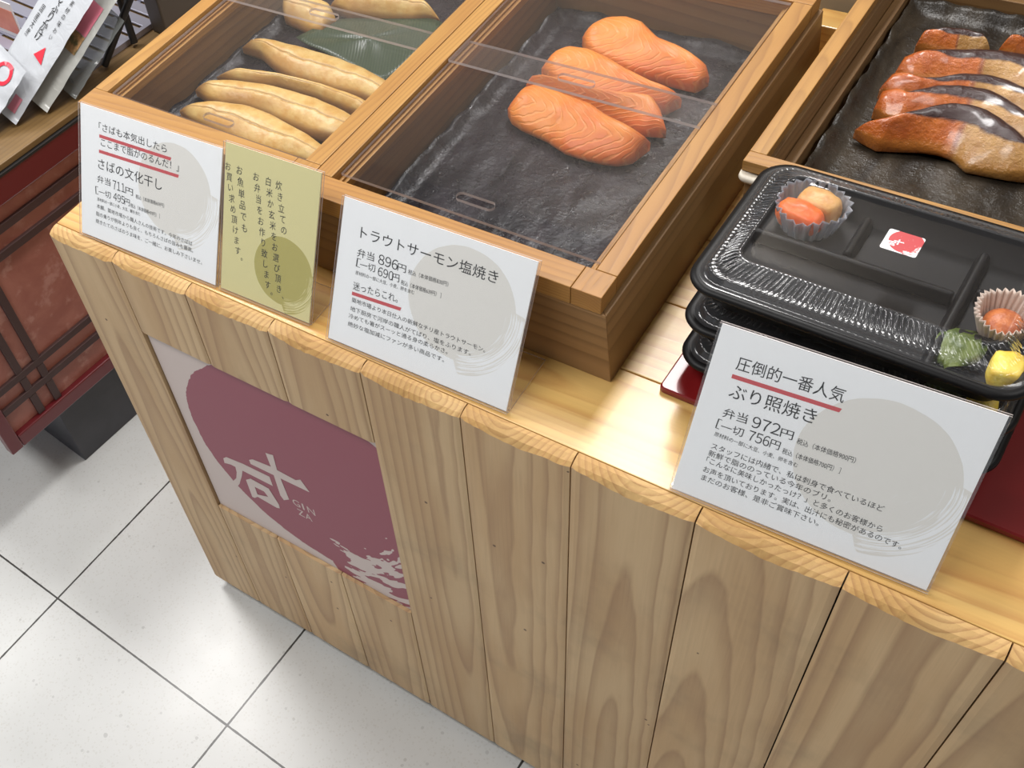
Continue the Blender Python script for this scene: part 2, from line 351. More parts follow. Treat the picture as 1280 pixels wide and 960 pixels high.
ME_B= [[0.021, 0.4422, 0.9195], [0.0523, 0.4269, 0.9133], [0.0812, 0.4216, 0.9113], [0.1054, 0.4169, 0.9113], [0.1203, 0.4195, 0.9133], [0.126, 0.4457, 0.9195]]
MF_T= [[0.0939, 0.474, 0.921], [0.115, 0.4939, 0.9283], [0.1546, 0.5013, 0.9307], [0.1926, 0.509, 0.9307], [0.2209, 0.5106, 0.9283], [0.2485, 0.5021, 0.921]]
MF_B= [[0.0939, 0.474, 0.921], [0.1297, 0.4694, 0.9137], [0.1591, 0.4776, 0.9113], [0.1898, 0.4837, 0.9113], [0.2172, 0.4878, 0.9137], [0.2485, 0.5021, 0.921]]
LEAF= [[0.1178, 0.446, 0.916], [0.1465, 0.4685, 0.916], [0.191, 0.4886, 0.916], [0.2491, 0.4982, 0.916], [0.2695, 0.4907, 0.916], [0.2694, 0.4416, 0.916], [0.2663, 0.3929, 0.916], [0.2543, 0.3646, 0.916], [0.2129, 0.3733, 0.916], [0.1772, 0.3781, 0.916], [0.12, 0.3877, 0.916], [0.0932, 0.3976, 0.916], [0.1071, 0.4224, 0.916]]
YA_T= [[0.77, 0.4825, 0.93], [0.7788, 0.4855, 0.9362], [0.7978, 0.4872, 0.9392], [0.8089, 0.496, 0.9414], [0.8226, 0.5086, 0.9428], [0.8345, 0.5212, 0.9437], [0.8446, 0.5286, 0.944], [0.8611, 0.5322, 0.9437], [0.8753, 0.5321, 0.9428], [0.8896, 0.5252, 0.9414], [0.9041, 0.5176, 0.9392], [0.921, 0.5073, 0.9362], [0.9439, 0.4877, 0.93]]
YA_B= [[0.77, 0.4825, 0.93], [0.7789, 0.4772, 0.9235], [0.797, 0.4699, 0.9203], [0.8137, 0.4762, 0.9182], [0.8367, 0.4847, 0.9168], [0.8539, 0.487, 0.9161], [0.8673, 0.4835, 0.9161], [0.881, 0.4716, 0.9168], [0.8989, 0.4733, 0.9182], [0.9177, 0.4756, 0.9203], [0.9323, 0.4794, 0.9235], [0.9439, 0.4877, 0.93]]
YB_T= [[0.7754, 0.5214, 0.929], [0.7745, 0.5398, 0.9323], [0.7873, 0.5454, 0.9338], [0.7984, 0.5391, 0.9349], [0.8055, 0.5453, 0.9356], [0.8194, 0.5595, 0.936], [0.8437, 0.5692, 0.936], [0.8656, 0.574, 0.9356], [0.8814, 0.5683, 0.9349], [0.8939, 0.5618, 0.9338], [0.9145, 0.5501, 0.9323], [0.9348, 0.5268, 0.929]]
YB_B= [[0.7754, 0.5214, 0.929], [0.7893, 0.5114, 0.9253], [0.8049, 0.5105, 0.9236], [0.824, 0.5205, 0.9226], [0.8398, 0.5283, 0.9221], [0.8558, 0.5287, 0.9221], [0.8826, 0.5268, 0.9226], [0.9042, 0.5221, 0.9236], [0.9254, 0.5165, 0.9253], [0.9348, 0.5268, 0.929]]
YC_T= [[0.7695, 0.5565, 0.9275], [0.7745, 0.5756, 0.9304], [0.7859, 0.5747, 0.9317], [0.802, 0.5707, 0.9325], [0.8185, 0.5771, 0.9329], [0.8391, 0.594, 0.9329], [0.8623, 0.6017, 0.9325], [0.8803, 0.6018, 0.9317], [0.8989, 0.5928, 0.9304], [0.9257, 0.5652, 0.9275]]
YC_B= [[0.7695, 0.5565, 0.9275], [0.788, 0.5504, 0.9244], [0.8061, 0.5533, 0.923], [0.8307, 0.5582, 0.9223], [0.855, 0.5623, 0.922], [0.8758, 0.5642, 0.9223], [0.8939, 0.561, 0.923], [0.9118, 0.5569, 0.9244], [0.9257, 0.5652, 0.9275]]
YD_T= [[0.7738, 0.5918, 0.927], [0.7756, 0.6071, 0.9312], [0.7879, 0.6152, 0.933], [0.8087, 0.6269, 0.9339], [0.8333, 0.6386, 0.9339], [0.8585, 0.6478, 0.933], [0.8816, 0.6511, 0.9312], [0.9119, 0.6208, 0.927]]
YD_B= [[0.7738, 0.5918, 0.927], [0.7923, 0.5852, 0.9228], [0.8101, 0.5901, 0.921], [0.8308, 0.5967, 0.9201], [0.8514, 0.6019, 0.9201], [0.8742, 0.6034, 0.921], [0.8984, 0.5972, 0.9228], [0.9119, 0.6208, 0.927]]
YE_T= [[0.7772, 0.6494, 0.923], [0.779, 0.6598, 0.9281], [0.7967, 0.6703, 0.9298], [0.8155, 0.6779, 0.9298], [0.8337, 0.6755, 0.9281], [0.8475, 0.6668, 0.923]]
YE_B= [[0.7772, 0.6494, 0.923], [0.7928, 0.6488, 0.9179], [0.8117, 0.6517, 0.9162], [0.8292, 0.6571, 0.9162], [0.8412, 0.6593, 0.9179], [0.8475, 0.6668, 0.923]]
YF_T= [[0.8547, 0.6707, 0.923], [0.8603, 0.6797, 0.9287], [0.8744, 0.687, 0.93], [0.8932, 0.6931, 0.9287], [0.9132, 0.6884, 0.923]]
YF_B= [[0.8547, 0.6707, 0.923], [0.8704, 0.6687, 0.9173], [0.8843, 0.6729, 0.916], [0.9007, 0.6776, 0.9173], [0.9132, 0.6884, 0.923]]

# ------------------------------------------------------------ materials
M = {}
M['front'] = wood('counter_front_wood', S(206, 175, 132), S(193, 158, 114), S(146, 108, 74), 0.013, 0.5, 0.6, 0.35)
M['top'] = wood('counter_top_wood', S(214, 176, 106), S(203, 160, 90), S(172, 112, 54), 0.010, 0.34, 0.6, 0.0, 0.2)
M['box'] = wood('box_wood', S(174, 130, 68), S(160, 113, 56), S(122, 80, 38), 0.0036, 0.45, 0.5, 0.0)
M['base_wood'] = wood('box_base_wood', S(148, 114, 75), S(134, 100, 62), S(100, 70, 42), 0.011, 0.45, 0.6, 0.12)
M['white_plate'] = plain('white_plate', S(205, 196, 180), 0.4)
M['dark_gap'] = plain('dark_gap', S(40, 30, 22), 0.8)
M['black_plastic'] = plain('black_plastic', S(15, 14, 15), 0.42, Specular_IOR_Level=0.2)
M['tray_rim'] = M['black_plastic']
M['black_paint'] = plain('black_paint', S(30, 28, 28), 0.5)
M['ink'] = plain('black_ink', S(14, 14, 16), 0.6)
M['red_ink'] = plain('red_ink', S(206, 78, 84), 0.6)

def thin_clear(name, tint, base=0.03, edge=0.55, rough=0.03, milk=0.04, milk_col=(0.9, 0.9, 0.95, 1), ior=1.45):
    t = NT(name); t.n.remove(t.p)
    tr = t.node('ShaderNodeBsdfTransparent', {'Color': tint})
    gl = t.node('ShaderNodeBsdfGlossy', {'Color': (1, 1, 1, 1), 'Roughness': rough})
    df = t.node('ShaderNodeBsdfDiffuse', {'Color': milk_col})
    fr = t.math('ADD', ((ior - 1) / (ior + 1)) ** 2, t.math('MULTIPLY', t.math('POWER', t.node('ShaderNodeLayerWeight', {'Blend': 0.5}).outputs['Facing'], 5.0), 0.95))
    a = t.node('ShaderNodeMixShader', {0: milk}); t.l.new(tr.outputs[0], a.inputs[1]); t.l.new(df.outputs[0], a.inputs[2])
    b = t.node('ShaderNodeMixShader', {0: fr}); t.l.new(a.outputs[0], b.inputs[1]); t.l.new(gl.outputs[0], b.inputs[2])
    t.l.new(b.outputs[0], t.out.inputs[0]); return t.m
M['acrylic'] = thin_clear('acrylic', (0.97, 0.97, 0.975, 1), milk=0.007)
M['holder'] = thin_clear('card_holder_acrylic', (0.99, 0.99, 0.992, 1), milk=0.004)
M['acrylic_edge'] = thin_clear('acrylic_edge', (0.95, 0.92, 0.92, 1), milk=0.6, milk_col=S(206, 194, 190), rough=0.2)
M['clear'] = thin_clear('clear_plastic', (0.98, 0.98, 0.985, 1), milk=0.008, rough=0.05, ior=1.5)
M['rib'] = thin_clear('clear_plastic_ribs', (0.96, 0.96, 0.965, 1), milk=0.025, rough=0.17, ior=1.6)
M['foil'] = thin_clear('cup_film', (0.9, 0.92, 0.95, 1), milk=0.42, milk_col=S(190, 195, 205), rough=0.15)

def film(nm, c0, c1):
    t = NT(nm); p = t.obj()
    n = t.noise(t.vmath('MULTIPLY', p, (9.0, 3.0, 6.0)), 2.2, 5.0, 0.6, dist=0.6)
    n2 = t.noise(p, 75.0, 3.0, 0.6, dist=0.8)
    col = t.mix(t.smooth(n, 0.35, 0.7), c0, c1)
    t.set(col, t.math('ADD', 0.16, t.math('MULTIPLY', n2, 0.25)), Specular_IOR_Level=0.3)
    t.bump(t.math('ADD', t.math('MULTIPLY', n, 1.0), t.math('MULTIPLY', t.math('POWER', t.noise(p, 160.0, 4.0, 0.7), 3.0), 0.8)), 0.32, 0.005); return t.m
M['film'] = film('dark_liner_film', S(27, 24, 26), S(50, 45, 49)); M['film_sauce'] = film('sauce_stained_liner_film', S(34, 29, 24), S(62, 54, 44))

def salmon():
    t = NT('salmon_flesh'); u = t.uv(); p = t.obj()
    x, y = t.sep(u)[0:2]
    n = t.noise(p, 28.0, 3.0)
    ph = t.math('ADD', t.math('MULTIPLY', x, 17.0), t.math('ADD', t.math('MULTIPLY', t.math('POWER', t.math('ABSOLUTE', t.math('SUBTRACT', y, 0.45)), 1.4), 11.0), t.math('MULTIPLY', n, 3.5)))
    s = t.smooth(t.math('SINE', t.math('MULTIPLY', ph, 5.0)), 0.45, 1.0)
    base = t.mix(t.smooth(t.noise(p, 22.0, 4.0), 0.35, 0.68), S(228, 138, 50), S(212, 104, 28))
    edge = t.math('MAXIMUM', t.math('MULTIPLY', t.smooth(y, 0.2, 0.0), 0.5), t.math('MAXIMUM', t.smooth(x, 0.10, 0.0), t.smooth(x, 0.92, 1.0)))
    base = t.mix(t.math('MULTIPLY', edge, 0.55), base, S(196, 84, 42))
    col = t.mix(t.math('MULTIPLY', s, 0.30), base, S(240, 168, 98))
    t.set(col, 0.42, Subsurface_Weight=0.05, Subsurface_Radius=(0.01, 0.004, 0.002), Subsurface_Scale=0.4)
    t.bump(t.math('ADD', t.math('MULTIPLY', s, -0.6), t.math('MULTIPLY', t.noise(p, 120.0, 3.0), 0.7)), 0.45, 0.0018); return t.m
M['salmon'] = salmon()

def mackerel():
    t = NT('grilled_mackerel'); u = t.uv(); p = t.obj()
    x, y = t.sep(u)[0:2]
    n = t.noise(p, 45.0, 4.0, 0.6)
    y2 = t.math('ADD', y, t.math('ADD', t.math('MULTIPLY', t.math('SUBTRACT', n, 0.5), 0.14), t.math('MULTIPLY', t.math('SINE', t.math('MULTIPLY', x, 5.0)), 0.03)))
    mid = t.math('SUBTRACT', 1.0, t.smooth(t.math('ABSOLUTE', t.math('SUBTRACT', y2, 0.46)), 0.0, 0.045))
    edge = t.math('MAXIMUM', t.smooth(y2, 0.14, 0.0), t.math('MAXIMUM', t.smooth(y2, 0.90, 1.0), t.smooth(x, 0.16, 0.0)))
    fl = t.noise(t.comb(t.math('ADD', t.math('MULTIPLY', x, 60.0), t.math('MULTIPLY', y, 14.0)), t.math('MULTIPLY', y, 3.0)), 1.0, 2.0)
    base = t.mix(t.smooth(n, 0.3, 0.7), S(214, 182, 116), S(194, 148, 76))
    base = t.mix(t.math('MULTIPLY', t.smooth(fl, 0.5, 0.75), 0.35), base, S(200, 152, 84))
    belly = t.math('MULTIPLY', t.smooth(y2, 0.42, 0.20), t.math('MULTIPLY', t.smooth(x, 0.12, 0.25), t.smooth(x, 0.62, 0.35)))
    base = t.mix(t.math('MULTIPLY', belly, 0.55), base, S(176, 128, 76))
    col = t.mix(t.math('MULTIPLY', mid, 0.5), base, S(130, 98, 64))
    col = t.mix(t.math('MULTIPLY', edge, 0.85), col, S(128, 86, 50))
    t.set(col, 0.38, Subsurface_Weight=0.08, Subsurface_Radius=(0.008, 0.005, 0.002), Subsurface_Scale=0.4)
    t.bump(t.math('SUBTRACT', t.noise(p, 160.0, 3.0), t.math('MULTIPLY', mid, 1.2)), 0.4, 0.0015); return t.m
M['mackerel'] = mackerel()

def yellowtail():
    t = NT('glazed_yellowtail'); u = t.uv(); p = t.obj()
    x, y = t.sep(u)[0:2]
    n = t.noise(p, 38.0, 4.0, 0.6)
    y2 = t.math('ADD', y, t.math('MULTIPLY', t.math('SUBTRACT', n, 0.5), 0.16))
    left = t.mix(t.smooth(n, 0.3, 0.7), S(194, 108, 46), S(160, 76, 30))
    right = t.mix(t.smooth(n, 0.3, 0.7), S(180, 138, 82), S(154, 108, 56))
    xs = t.math('ADD', x, t.math('MULTIPLY', t.math('SUBTRACT', n, 0.5), 0.05))
    col = t.mix(t.smooth(xs, 0.50, 0.56), left, right)
    seam = t.math('SUBTRACT', 1.0, t.smooth(t.math('ABSOLUTE', t.math('SUBTRACT', xs, 0.53)), 0.0, 0.025))
    col = t.mix(t.math('MULTIPLY', seam, 0.6), col, S(110, 48, 42))
    skin_start = t.math('SUBTRACT', 0.96, t.math('MULTIPLY', t.math('MULTIPLY', t.smooth(x, 0.10, 0.42), t.smooth(x, 1.0, 0.75)), 0.46))
    skin = t.smooth(t.math('SUBTRACT', y2, skin_start), -0.03, 0.05)
    end = t.smooth(x, 0.10, 0.0)
    col = t.mix(t.math('MULTIPLY', end, 0.45), col, S(136, 56, 26))
    col = t.mix(skin, col, S(50, 26, 24))
    low = t.smooth(y2, 0.20, 0.05)
    col = t.mix(t.math('MULTIPLY', low, 0.45), col, S(150, 104, 44))
    t.set(col, 0.22, Coat_Weight=0.5, Coat_Roughness=0.16)
    t.bump(t.noise(p, 110.0, 5.0, 0.65), 0.8, 0.003); return t.m
M['yellowtail'] = yellowtail()

def speckle_floor():
    t = NT('terrazzo_tiles'); p = t.obj()
    x, y, z = t.sep(p)[0:3]
    n = t.noise(p, 7.0, 4.0, 0.6)
    col = t.mix(n, S(199, 200, 198), S(217, 218, 217))
    for sc, th, c in ((150.0, 0.26, S(188, 186, 180)), (95.0, 0.20, S(196, 196, 192)), (34.0, 0.085, S(150, 150, 148)), (16.0, 0.045, S(120, 118, 116))):
        vo = t.node('ShaderNodeTexVoronoi', {'Scale': sc}); t.l.new(p, vo.inputs['Vector'])
        dn = t.math('ADD', vo.outputs['Distance'], t.math('MULTIPLY', t.math('SUBTRACT', t.noise(p, sc * 2.5, 1.0), 0.5), 0.2))
        col = t.mix(t.math('MULTIPLY', t.math('LESS_THAN', dn, th), 0.34), col, c)
    jn = t.math('MULTIPLY', t.math('SUBTRACT', t.noise(p, 25.0, 3.0), 0.5), 0.0035)
    def joint(c, step):
        f = t.math('ABSOLUTE', t.math('SUBTRACT', t.math('FRACT', t.math('ADD', t.math('DIVIDE', c, step), 0.5)), 0.5))
        return t.math('LESS_THAN', t.math('MULTIPLY', t.math('ADD', f, 0.0), step), t.math('ADD', 0.0016, t.math('ABSOLUTE', jn)))
    j = t.math('MAXIMUM', joint(x, 0.4316), joint(y, 0.4316))
    col = t.mix(j, col, S(62, 60, 58))
    t.set(col, t.math('ADD', 0.22, t.math('MULTIPLY', n, 0.2))); return t.m

def brush(t, vec, cx, cy, r, a0=-38.0, spread=0.80, freq=160.0, rag=0.02, q0=0.58, reach=1.16, thr=0.24, angf=1.7, cut=0.28):
    """ink mask of a dry brush swirl: a ragged disc that breaks into arcs on one side"""
    d = t.vmath('SUBTRACT', vec, (cx, cy, 0.0)); x, y = t.sep(d)[0:2]
    ln = t.math('SQRT', t.math('ADD', t.math('MULTIPLY', x, x), t.math('MULTIPLY', y, y)))
    q = t.math('DIVIDE', ln, r)
    n = t.noise(t.vmath('MULTIPLY', vec, (1, 1, 0)), 14.0 / (10 * r), 6.0, 0.7)
    qn = t.math('ADD', q, t.math('MULTIPLY', t.math('SUBTRACT', n, 0.5), rag * 5))
    disc = t.math('LESS_THAN', qn, 1.0)
    ca, sa = math.cos(R(a0)), math.sin(R(a0))
    cosd = t.math('DIVIDE', t.math('ADD', t.math('MULTIPLY', x, ca), t.math('MULTIPLY', y, sa)), t.math('ADD', ln, 1e-5))
    ang = t.math('ARCTAN2', y, x)
    zone = t.math('MULTIPLY', t.smooth(cosd, spread - 0.10, spread + 0.06), t.smooth(q, q0, q0 + 0.3))
    st = t.noise(t.comb(t.math('MULTIPLY', ang, angf), t.math('MULTIPLY', q, freq * 0.13)), 1.0, 2.0, 0.55)
    st2 = t.math('GREATER_THAN', t.math('SUBTRACT', st, t.math('MULTIPLY', zone, thr)), cut)
    lim = t.math('LESS_THAN', q, t.math('ADD', 1.0, t.math('MULTIPLY', t.smooth(zone, 0.15, 0.95), reach - 1.0)))
    body = t.math('MAXIMUM', disc, t.math('MULTIPLY', t.math('GREATER_THAN', zone, 0.25), lim))
    return t.math('MULTIPLY', body, st2)

def card_mat(name, paper, ink, cx, cy, r):
    t = NT(name); u = t.uv()
    m = brush(t, u, cx, cy, r, -38.0, 0.70, 330.0, 0.012, 0.70, 1.24, 0.27, 1.1, 0.26)
    return t.set(t.mix(m, paper, ink), 0.55)

def logo_mat():
    t = NT('logo_print'); u = t.uv()
    m = brush(t, u, 0.224, 0.222, 0.204, -50.0, 0.80, 95.0, 0.020, 0.50, 1.34, 0.31, 3.6, 0.22)
    return t.set(t.mix(m, S(206, 190, 184), S(146, 72, 88)), 0.5)

# ------------------------------------------------------------ the setting
fl = MB(); fl.add([(-4, -4, 0), (5, -4, 0), (5, 5, 0), (-4, 5, 0)], [[0, 1, 2, 3]])
floor = fl.build('floor', speckle_floor()); tag(floor, kind='structure')
floor.location = (-0.2440, -0.1840, 0); floor.rotation_euler = (0, 0, R(-2.2))
wb = MB(); wb.box(-3.0, 3.5, 1.75, 1.83, 0.0, 2.6)
tag(wb.build('wall_back', plain('back_wall_paint', S(120, 108, 92), 0.7)), kind='structure')

ce = MB(); ce.box(-4.0, 5.0, -4.0, 5.0, 2.80, 2.86)
tag(ce.build('ceiling', plain('ceiling_board', S(104, 100, 96), 0.8)), kind='structure')

# ------------------------------------------------------------ the counter
PL = [0.0, 0.1072, 0.2233, 0.3425, 0.4635, 0.5817, 0.6993, 0.8173, 0.9400, 1.0606, 1.181, 1.302, 1.422, 1.543]
XR = PL[-1]
counter = empty('display_counter', (0, 0, 0), 0, 'long pine plank sales counter carrying the fish boxes and bento stack', 'counter')
rnd = random.Random(5)
def plank(mb, x0, x1, z0, z1, worn):
    g = 0.0007; x0 += g; x1 -= g; n = 22
    rows = [[], [], [], [], [], []]
    for i in range(n + 1):
        f = i / n; x = x0 + (x1 - x0) * f
        c = 0.0045 + 0.0055 * math.sin(math.pi * f) ** 0.7 + rnd.uniform(-0.0009, 0.0012) + 0.0012 * math.sin(f * 9 + x0 * 50) if worn else 0.0
        eb = 0.0012 if (i == 0 or i == n) else 0.0
        zt = z1
        rows[0].append((x, 0.016, z0)); rows[1].append((x, eb, z0)); rows[2].append((x, eb, zt - c if worn else zt))
        rows[3].append((x, 0.004 + eb, zt - c * 0.45 if worn else zt)); rows[4].append((x, 0.011, zt)); rows[5].append((x, 0.016, zt))
    vs = [p for r in rows for p in r]; m = n + 1; fs = []
    for k in range(5):
        for i in range(n): fs.append([k * m + i, k * m + i + 1, (k + 1) * m + i + 1, (k + 1) * m + i])
    for i in range(n): fs.append([5 * m + i, 5 * m + i + 1, i + 1, i])
    fs.append([k * m for k in range(6)][::-1]); fs.append([k * m + n for k in range(6)])
    mi = [0 if k < 2 else (1 if worn else 0) for k in range(5) for i in range(n)] + [0] * n + [0, 0]
    mb.add(vs, fs, mi, 'z', None, ((x0 + x1) / 2, 0.0, 0.45 + rnd.uniform(-.2, .2)))
fp = MB()
for i in range(len(PL) - 1):
    if 1 <= i <= 3:
        plank(fp, PL[i], PL[i + 1], 0.740, H, True); plank(fp, PL[i], PL[i + 1], ZB, 0.340, False)
    else: plank(fp, PL[i], PL[i + 1], ZB, H, True)
M['end_grain'] = wood('plank_end_grain', S(206, 168, 110), S(192, 150, 90), S(152, 104, 62), 0.006, 0.6, 0.6)
fp.build('front_panel', [M['front'], M['end_grain']], counter)
bk = MB(); bk.box(0.004, XR, 0.0162, 0.024, ZB, 0.832); bk.build('backing_board', M['dark_gap'], counter)
ct = MB(); yy = [0.0165, 0.1235, 0.2225, 0.3220, 0.4215, 0.5210, 0.6205, 0.7200, 0.82]
for a, b in zip(yy, yy[1:]):
    ct.box(0.0, XR, a + 0.0006, b - 0.0006, H - 0.030, H, 'x')
ct.build('counter_top', M['top'], counter, bevel=0.0009)
sp_ = MB()
for k in range(7): sp_.box(0.0, 0.016, 0.0255 + k * 0.113, 0.0255 + (k + 1) * 0.113 - 0.0012, ZB, H - 0.031, 'z')
sp_.build('side_panel', M['front'], counter, bevel=0.0008)
pb = MB(); pb.box(0.05, XR, 0.07, 0.78, 0.0, ZB + 0.02); pb.build('plinth', M['black_paint'], counter)
bp = MB(); bp.box(0.50, 0.704, 0.700, 0.716, H + 0.0005, H + 0.13, 'x'); tag(bp.build('back_partition', plain('back_partition_paint', S(150, 136, 112), 0.6)), 'taupe partition board standing behind the small wood block', 'partition')
lg = MB(); lg.add([(0.1092, 0.0055, 0.3408), (0.4618, 0.0055, 0.3408), (0.4618, 0.0055, 0.7392), (0.1092, 0.0055, 0.7392), (0.1092, 0.0155, 0.3408), (0.4618, 0.0155, 0.3408), (0.4618, 0.0155, 0.7392), (0.1092, 0.0155, 0.7392)],
    [[0, 1, 2, 3], [4, 7, 6, 5], [0, 4, 5, 1], [1, 5, 6, 2], [2, 6, 7, 3], [3, 7, 4, 0]], 0, None, [(0, 0), (.3526, 0), (.3526, .3984), (0, .3984)] * 2)
logo = lg.build('logo_panel', logo_mat(), counter); tag(logo, 'plum printed panel with a pale brush character')
mk = MB(); ly = 0.0053
def poly(mb, pts, y, hole=None):
    bm = bmesh.new(); loops = [pts] + ([hole] if hole else [])
    es = []
    for lp in loops:
        vs = [bm.verts.new((p[0], y, p[1])) for p in lp]
        es += [bm.edges.new((vs[i], vs[(i + 1) % len(vs)])) for i in range(len(vs))]
    bmesh.ops.triangle_fill(bm, use_beauty=True, edges=es)
    bm.verts.index_update()
    mb.add([v.co for v in bm.verts], [[v.index for v in f.verts] for f in bm.faces]); bm.free()
for k, s in enumerate(STROKES):
    poly(mk, [(a - 0.001, b) for a, b in s], ly - 0.00005 * k, [(a - 0.001, b) for a, b in HOLE] if k == 4 else None)
mk.build('brush_character', plain('pale_print', S(206, 190, 184), 0.5), logo)
gl = MB(); put = lambda a, b: (a, ly, b)
for ch, x in (('G', 0.284), ('I', 0.3005), ('N', 0.3095)): text_line(gl, ch, (x, 0.4735), (x + (0.003 if ch == 'I' else 0.0125), 0.4735), 0.0155, put)
for ch, x in (('Z', 0.2875), ('A', 0.3005)): text_line(gl, ch, (x, 0.4510), (x + 0.0115, 0.4510), 0.0155, put)
gl.build('lettering', bpy.data.materials['pale_print'], logo)

# ------------------------------------------------------------ wooden display boxes
def frustum_tray(mb, o0, o1, z0, z1, inn, zf, ax='x'):
    """open box: outer foot o0, outer lip o1, inner opening inn, floor at zf; each side a board of its own grain"""
    (a0, a1, b0, b1), (c0, c1, d0, d1), (i0, i1, j0, j1) = o0, o1, inn
    def side(p, q, r_, s, axis):  # p,q outer foot; r_,s inner foot
        mb.hexa([(p[0], p[1], z0), (q[0], q[1], z0), (s[0], s[1], z0), (r_[0], r_[1], z0),
                 (p[2], p[3], z1), (q[2], q[3], z1), (s[0], s[1], z1), (r_[0], r_[1], z1)], axis)
    side((a0, b0, c0, d0), (a1, b0, c1, d0), (i0, j0), (i1, j0), 'x')
    side((a1, b0, c1, d0), (a1, b1, c1, d1), (i1, j0), (i1, j1), 'y')
    side((a1, b1, c1, d1), (a0, b1, c0, d1), (i1, j1), (i0, j1), 'x')
    side((a0, b1, c0, d1), (a0, b0, c0, d0), (i0, j1), (i0, j0), 'y')
    mb.box(i0, i1, j0, j1, zf - 0.008, zf, 'y')

def fish_box(x0, x1, y0, y1, ox, label, left_flare=0.0):
    t = empty('wooden_display_box', ((x0 + x1) / 2, (y0 + y1) / 2, H), 0, label, 'display box', 'wooden fish boxes')
    cx, cy = t.location.x, t.location.y; X0, X1, Y0, Y1 = x0 - cx, x1 - cx, y0 - cy, y1 - cy
    b = MB(); frustum_tray(b, (X0 - left_flare, X1 + ox, Y0 + 0.001, Y1), (X0, X1 + ox * 0.35, Y0 + 0.001, Y1), 0.0, 0.0880, (X0 + 0.028, X1 - 0.028, Y0 + 0.028, Y1 - 0.028), 0.022)
    b.build('base', M['base_wood'], t, bevel=0.0008)
    f = MB(); zt = 0.110; zs = 0.0985; z0 = 0.0885
    for (a, b_, c, d) in ((X0, X0 + 0.0205, X0 + 0.0205, X0 + 0.0305), (X1 - 0.0205, X1, X1 - 0.0305, X1 - 0.0205)):
        f.box(a, b_, Y0 + 0.0305, Y1 - 0.03, z0, zt, 'y'); f.box(c, d, Y0 + 0.0305, Y1 - 0.03, z0, zs, 'y')
        m = (c + d) / 2; f.box(m - 0.0012, m + 0.0012, Y0 + 0.031, Y1 - 0.031, zs, zs + 0.0032, 'y')
    f.box(X0, X1 - 0.0305, Y0, Y0 + 0.030, z0, zt, 'x'); f.box(X1 - 0.030, X1, Y0, Y0 + 0.030, z0, zt, 'y')
    f.box(X0, X1, Y1 - 0.0295, Y1, z0, zt, 'x')
    f.build('frame', M['box'], t, bevel=0.0007)
    return t
fish_box(-0.0045, 0.3340, 0.1130, 0.625, 0.0, 'left wooden fish box holding the pale grilled mackerel fillets')
fish_box(0.3350, 0.6742, 0.1020, 0.625, 0.0135, 'middle wooden fish box holding the orange salmon fillets')

# right-hand box
t3 = empty('wooden_display_box', (0.92, 0.55, H), R(-0.6), 'right wooden fish box behind the bento stack holding glazed yellowtail', 'display box', 'wooden fish boxes')
b = MB(); frustum_tray(b, (-0.200, 0.215, -0.222, 0.222), (-0.205, 0.220, -0.227, 0.227), 0.0, 0.0915, (-0.191, 0.206, -0.213, 0.213), 0.022)
for q_ in ((-0.1905, -0.1795, -0.2125, 0.2125, 'y'), (0.1945, 0.2055, -0.2125, 0.2125, 'y'), (-0.179, 0.194, -0.2125, -0.2015, 'x'), (-0.179, 0.194, 0.2015, 0.2125, 'x')): b.box(q_[0], q_[1], q_[2], q_[3], 0.0225, 0.062, q_[4])
b.build('base', M['base_wood'], t3, bevel=0.0008)
rim = MB(); rim.loft([rrect(0.2165, 0.2365, 0.008, 0.0920), rrect(0.2175, 0.2375, 0.009, 0.0945), rrect(0.2165, 0.2365, 0.008, 0.0985), rrect(0.2125, 0.2325, 0.006, 0.0985), rrect(0.2025, 0.2225, 0.004, 0.0965), rrect(0.2025, 0.2225, 0.004, 0.0920)], False, False)
rim.v = [(x + 0.0075, y, z) for x, y, z in rim.v]; rim.f += [[5 * 36 + i, 5 * 36 + (i + 1) % 36, (i + 1) % 36, i] for i in range(36)]; rim.mi += [0] * 36
tag(rim.build('tray_rim', M['white_plate'], t3, smooth=True), 'off-white tray rim')
f = MB(); X0, X1, Y0, Y1 = -0.2085, 0.2235, -0.2285, 0.2285
f.box(X0, X0 + 0.0165, Y0 + 0.0165, Y1 - 0.016, 0.0990, 0.1110, 'y'); f.box(X1 - 0.0165, X1, Y0 + 0.0165, Y1 - 0.016, 0.0990, 0.1110, 'y')
f.box(X0, X1, Y0, Y0 + 0.0160, 0.0990, 0.1110, 'x'); f.box(X0, X1, Y1 - 0.0155, Y1, 0.0990, 0.1110, 'x')
f.build('frame', M['box'], t3, bevel=0.0007)
wbk = MB(); wbk.box(-0.03, 0.03, -0.018, 0.018, 0, 0.052, 'x')
o = wbk.build('wood_block', M['top'], None, bevel=0.0015); o.location = (0.693, 0.668, H + 0.0003); tag(o, 'small pale wood block standing between the middle and right boxes', 'block')

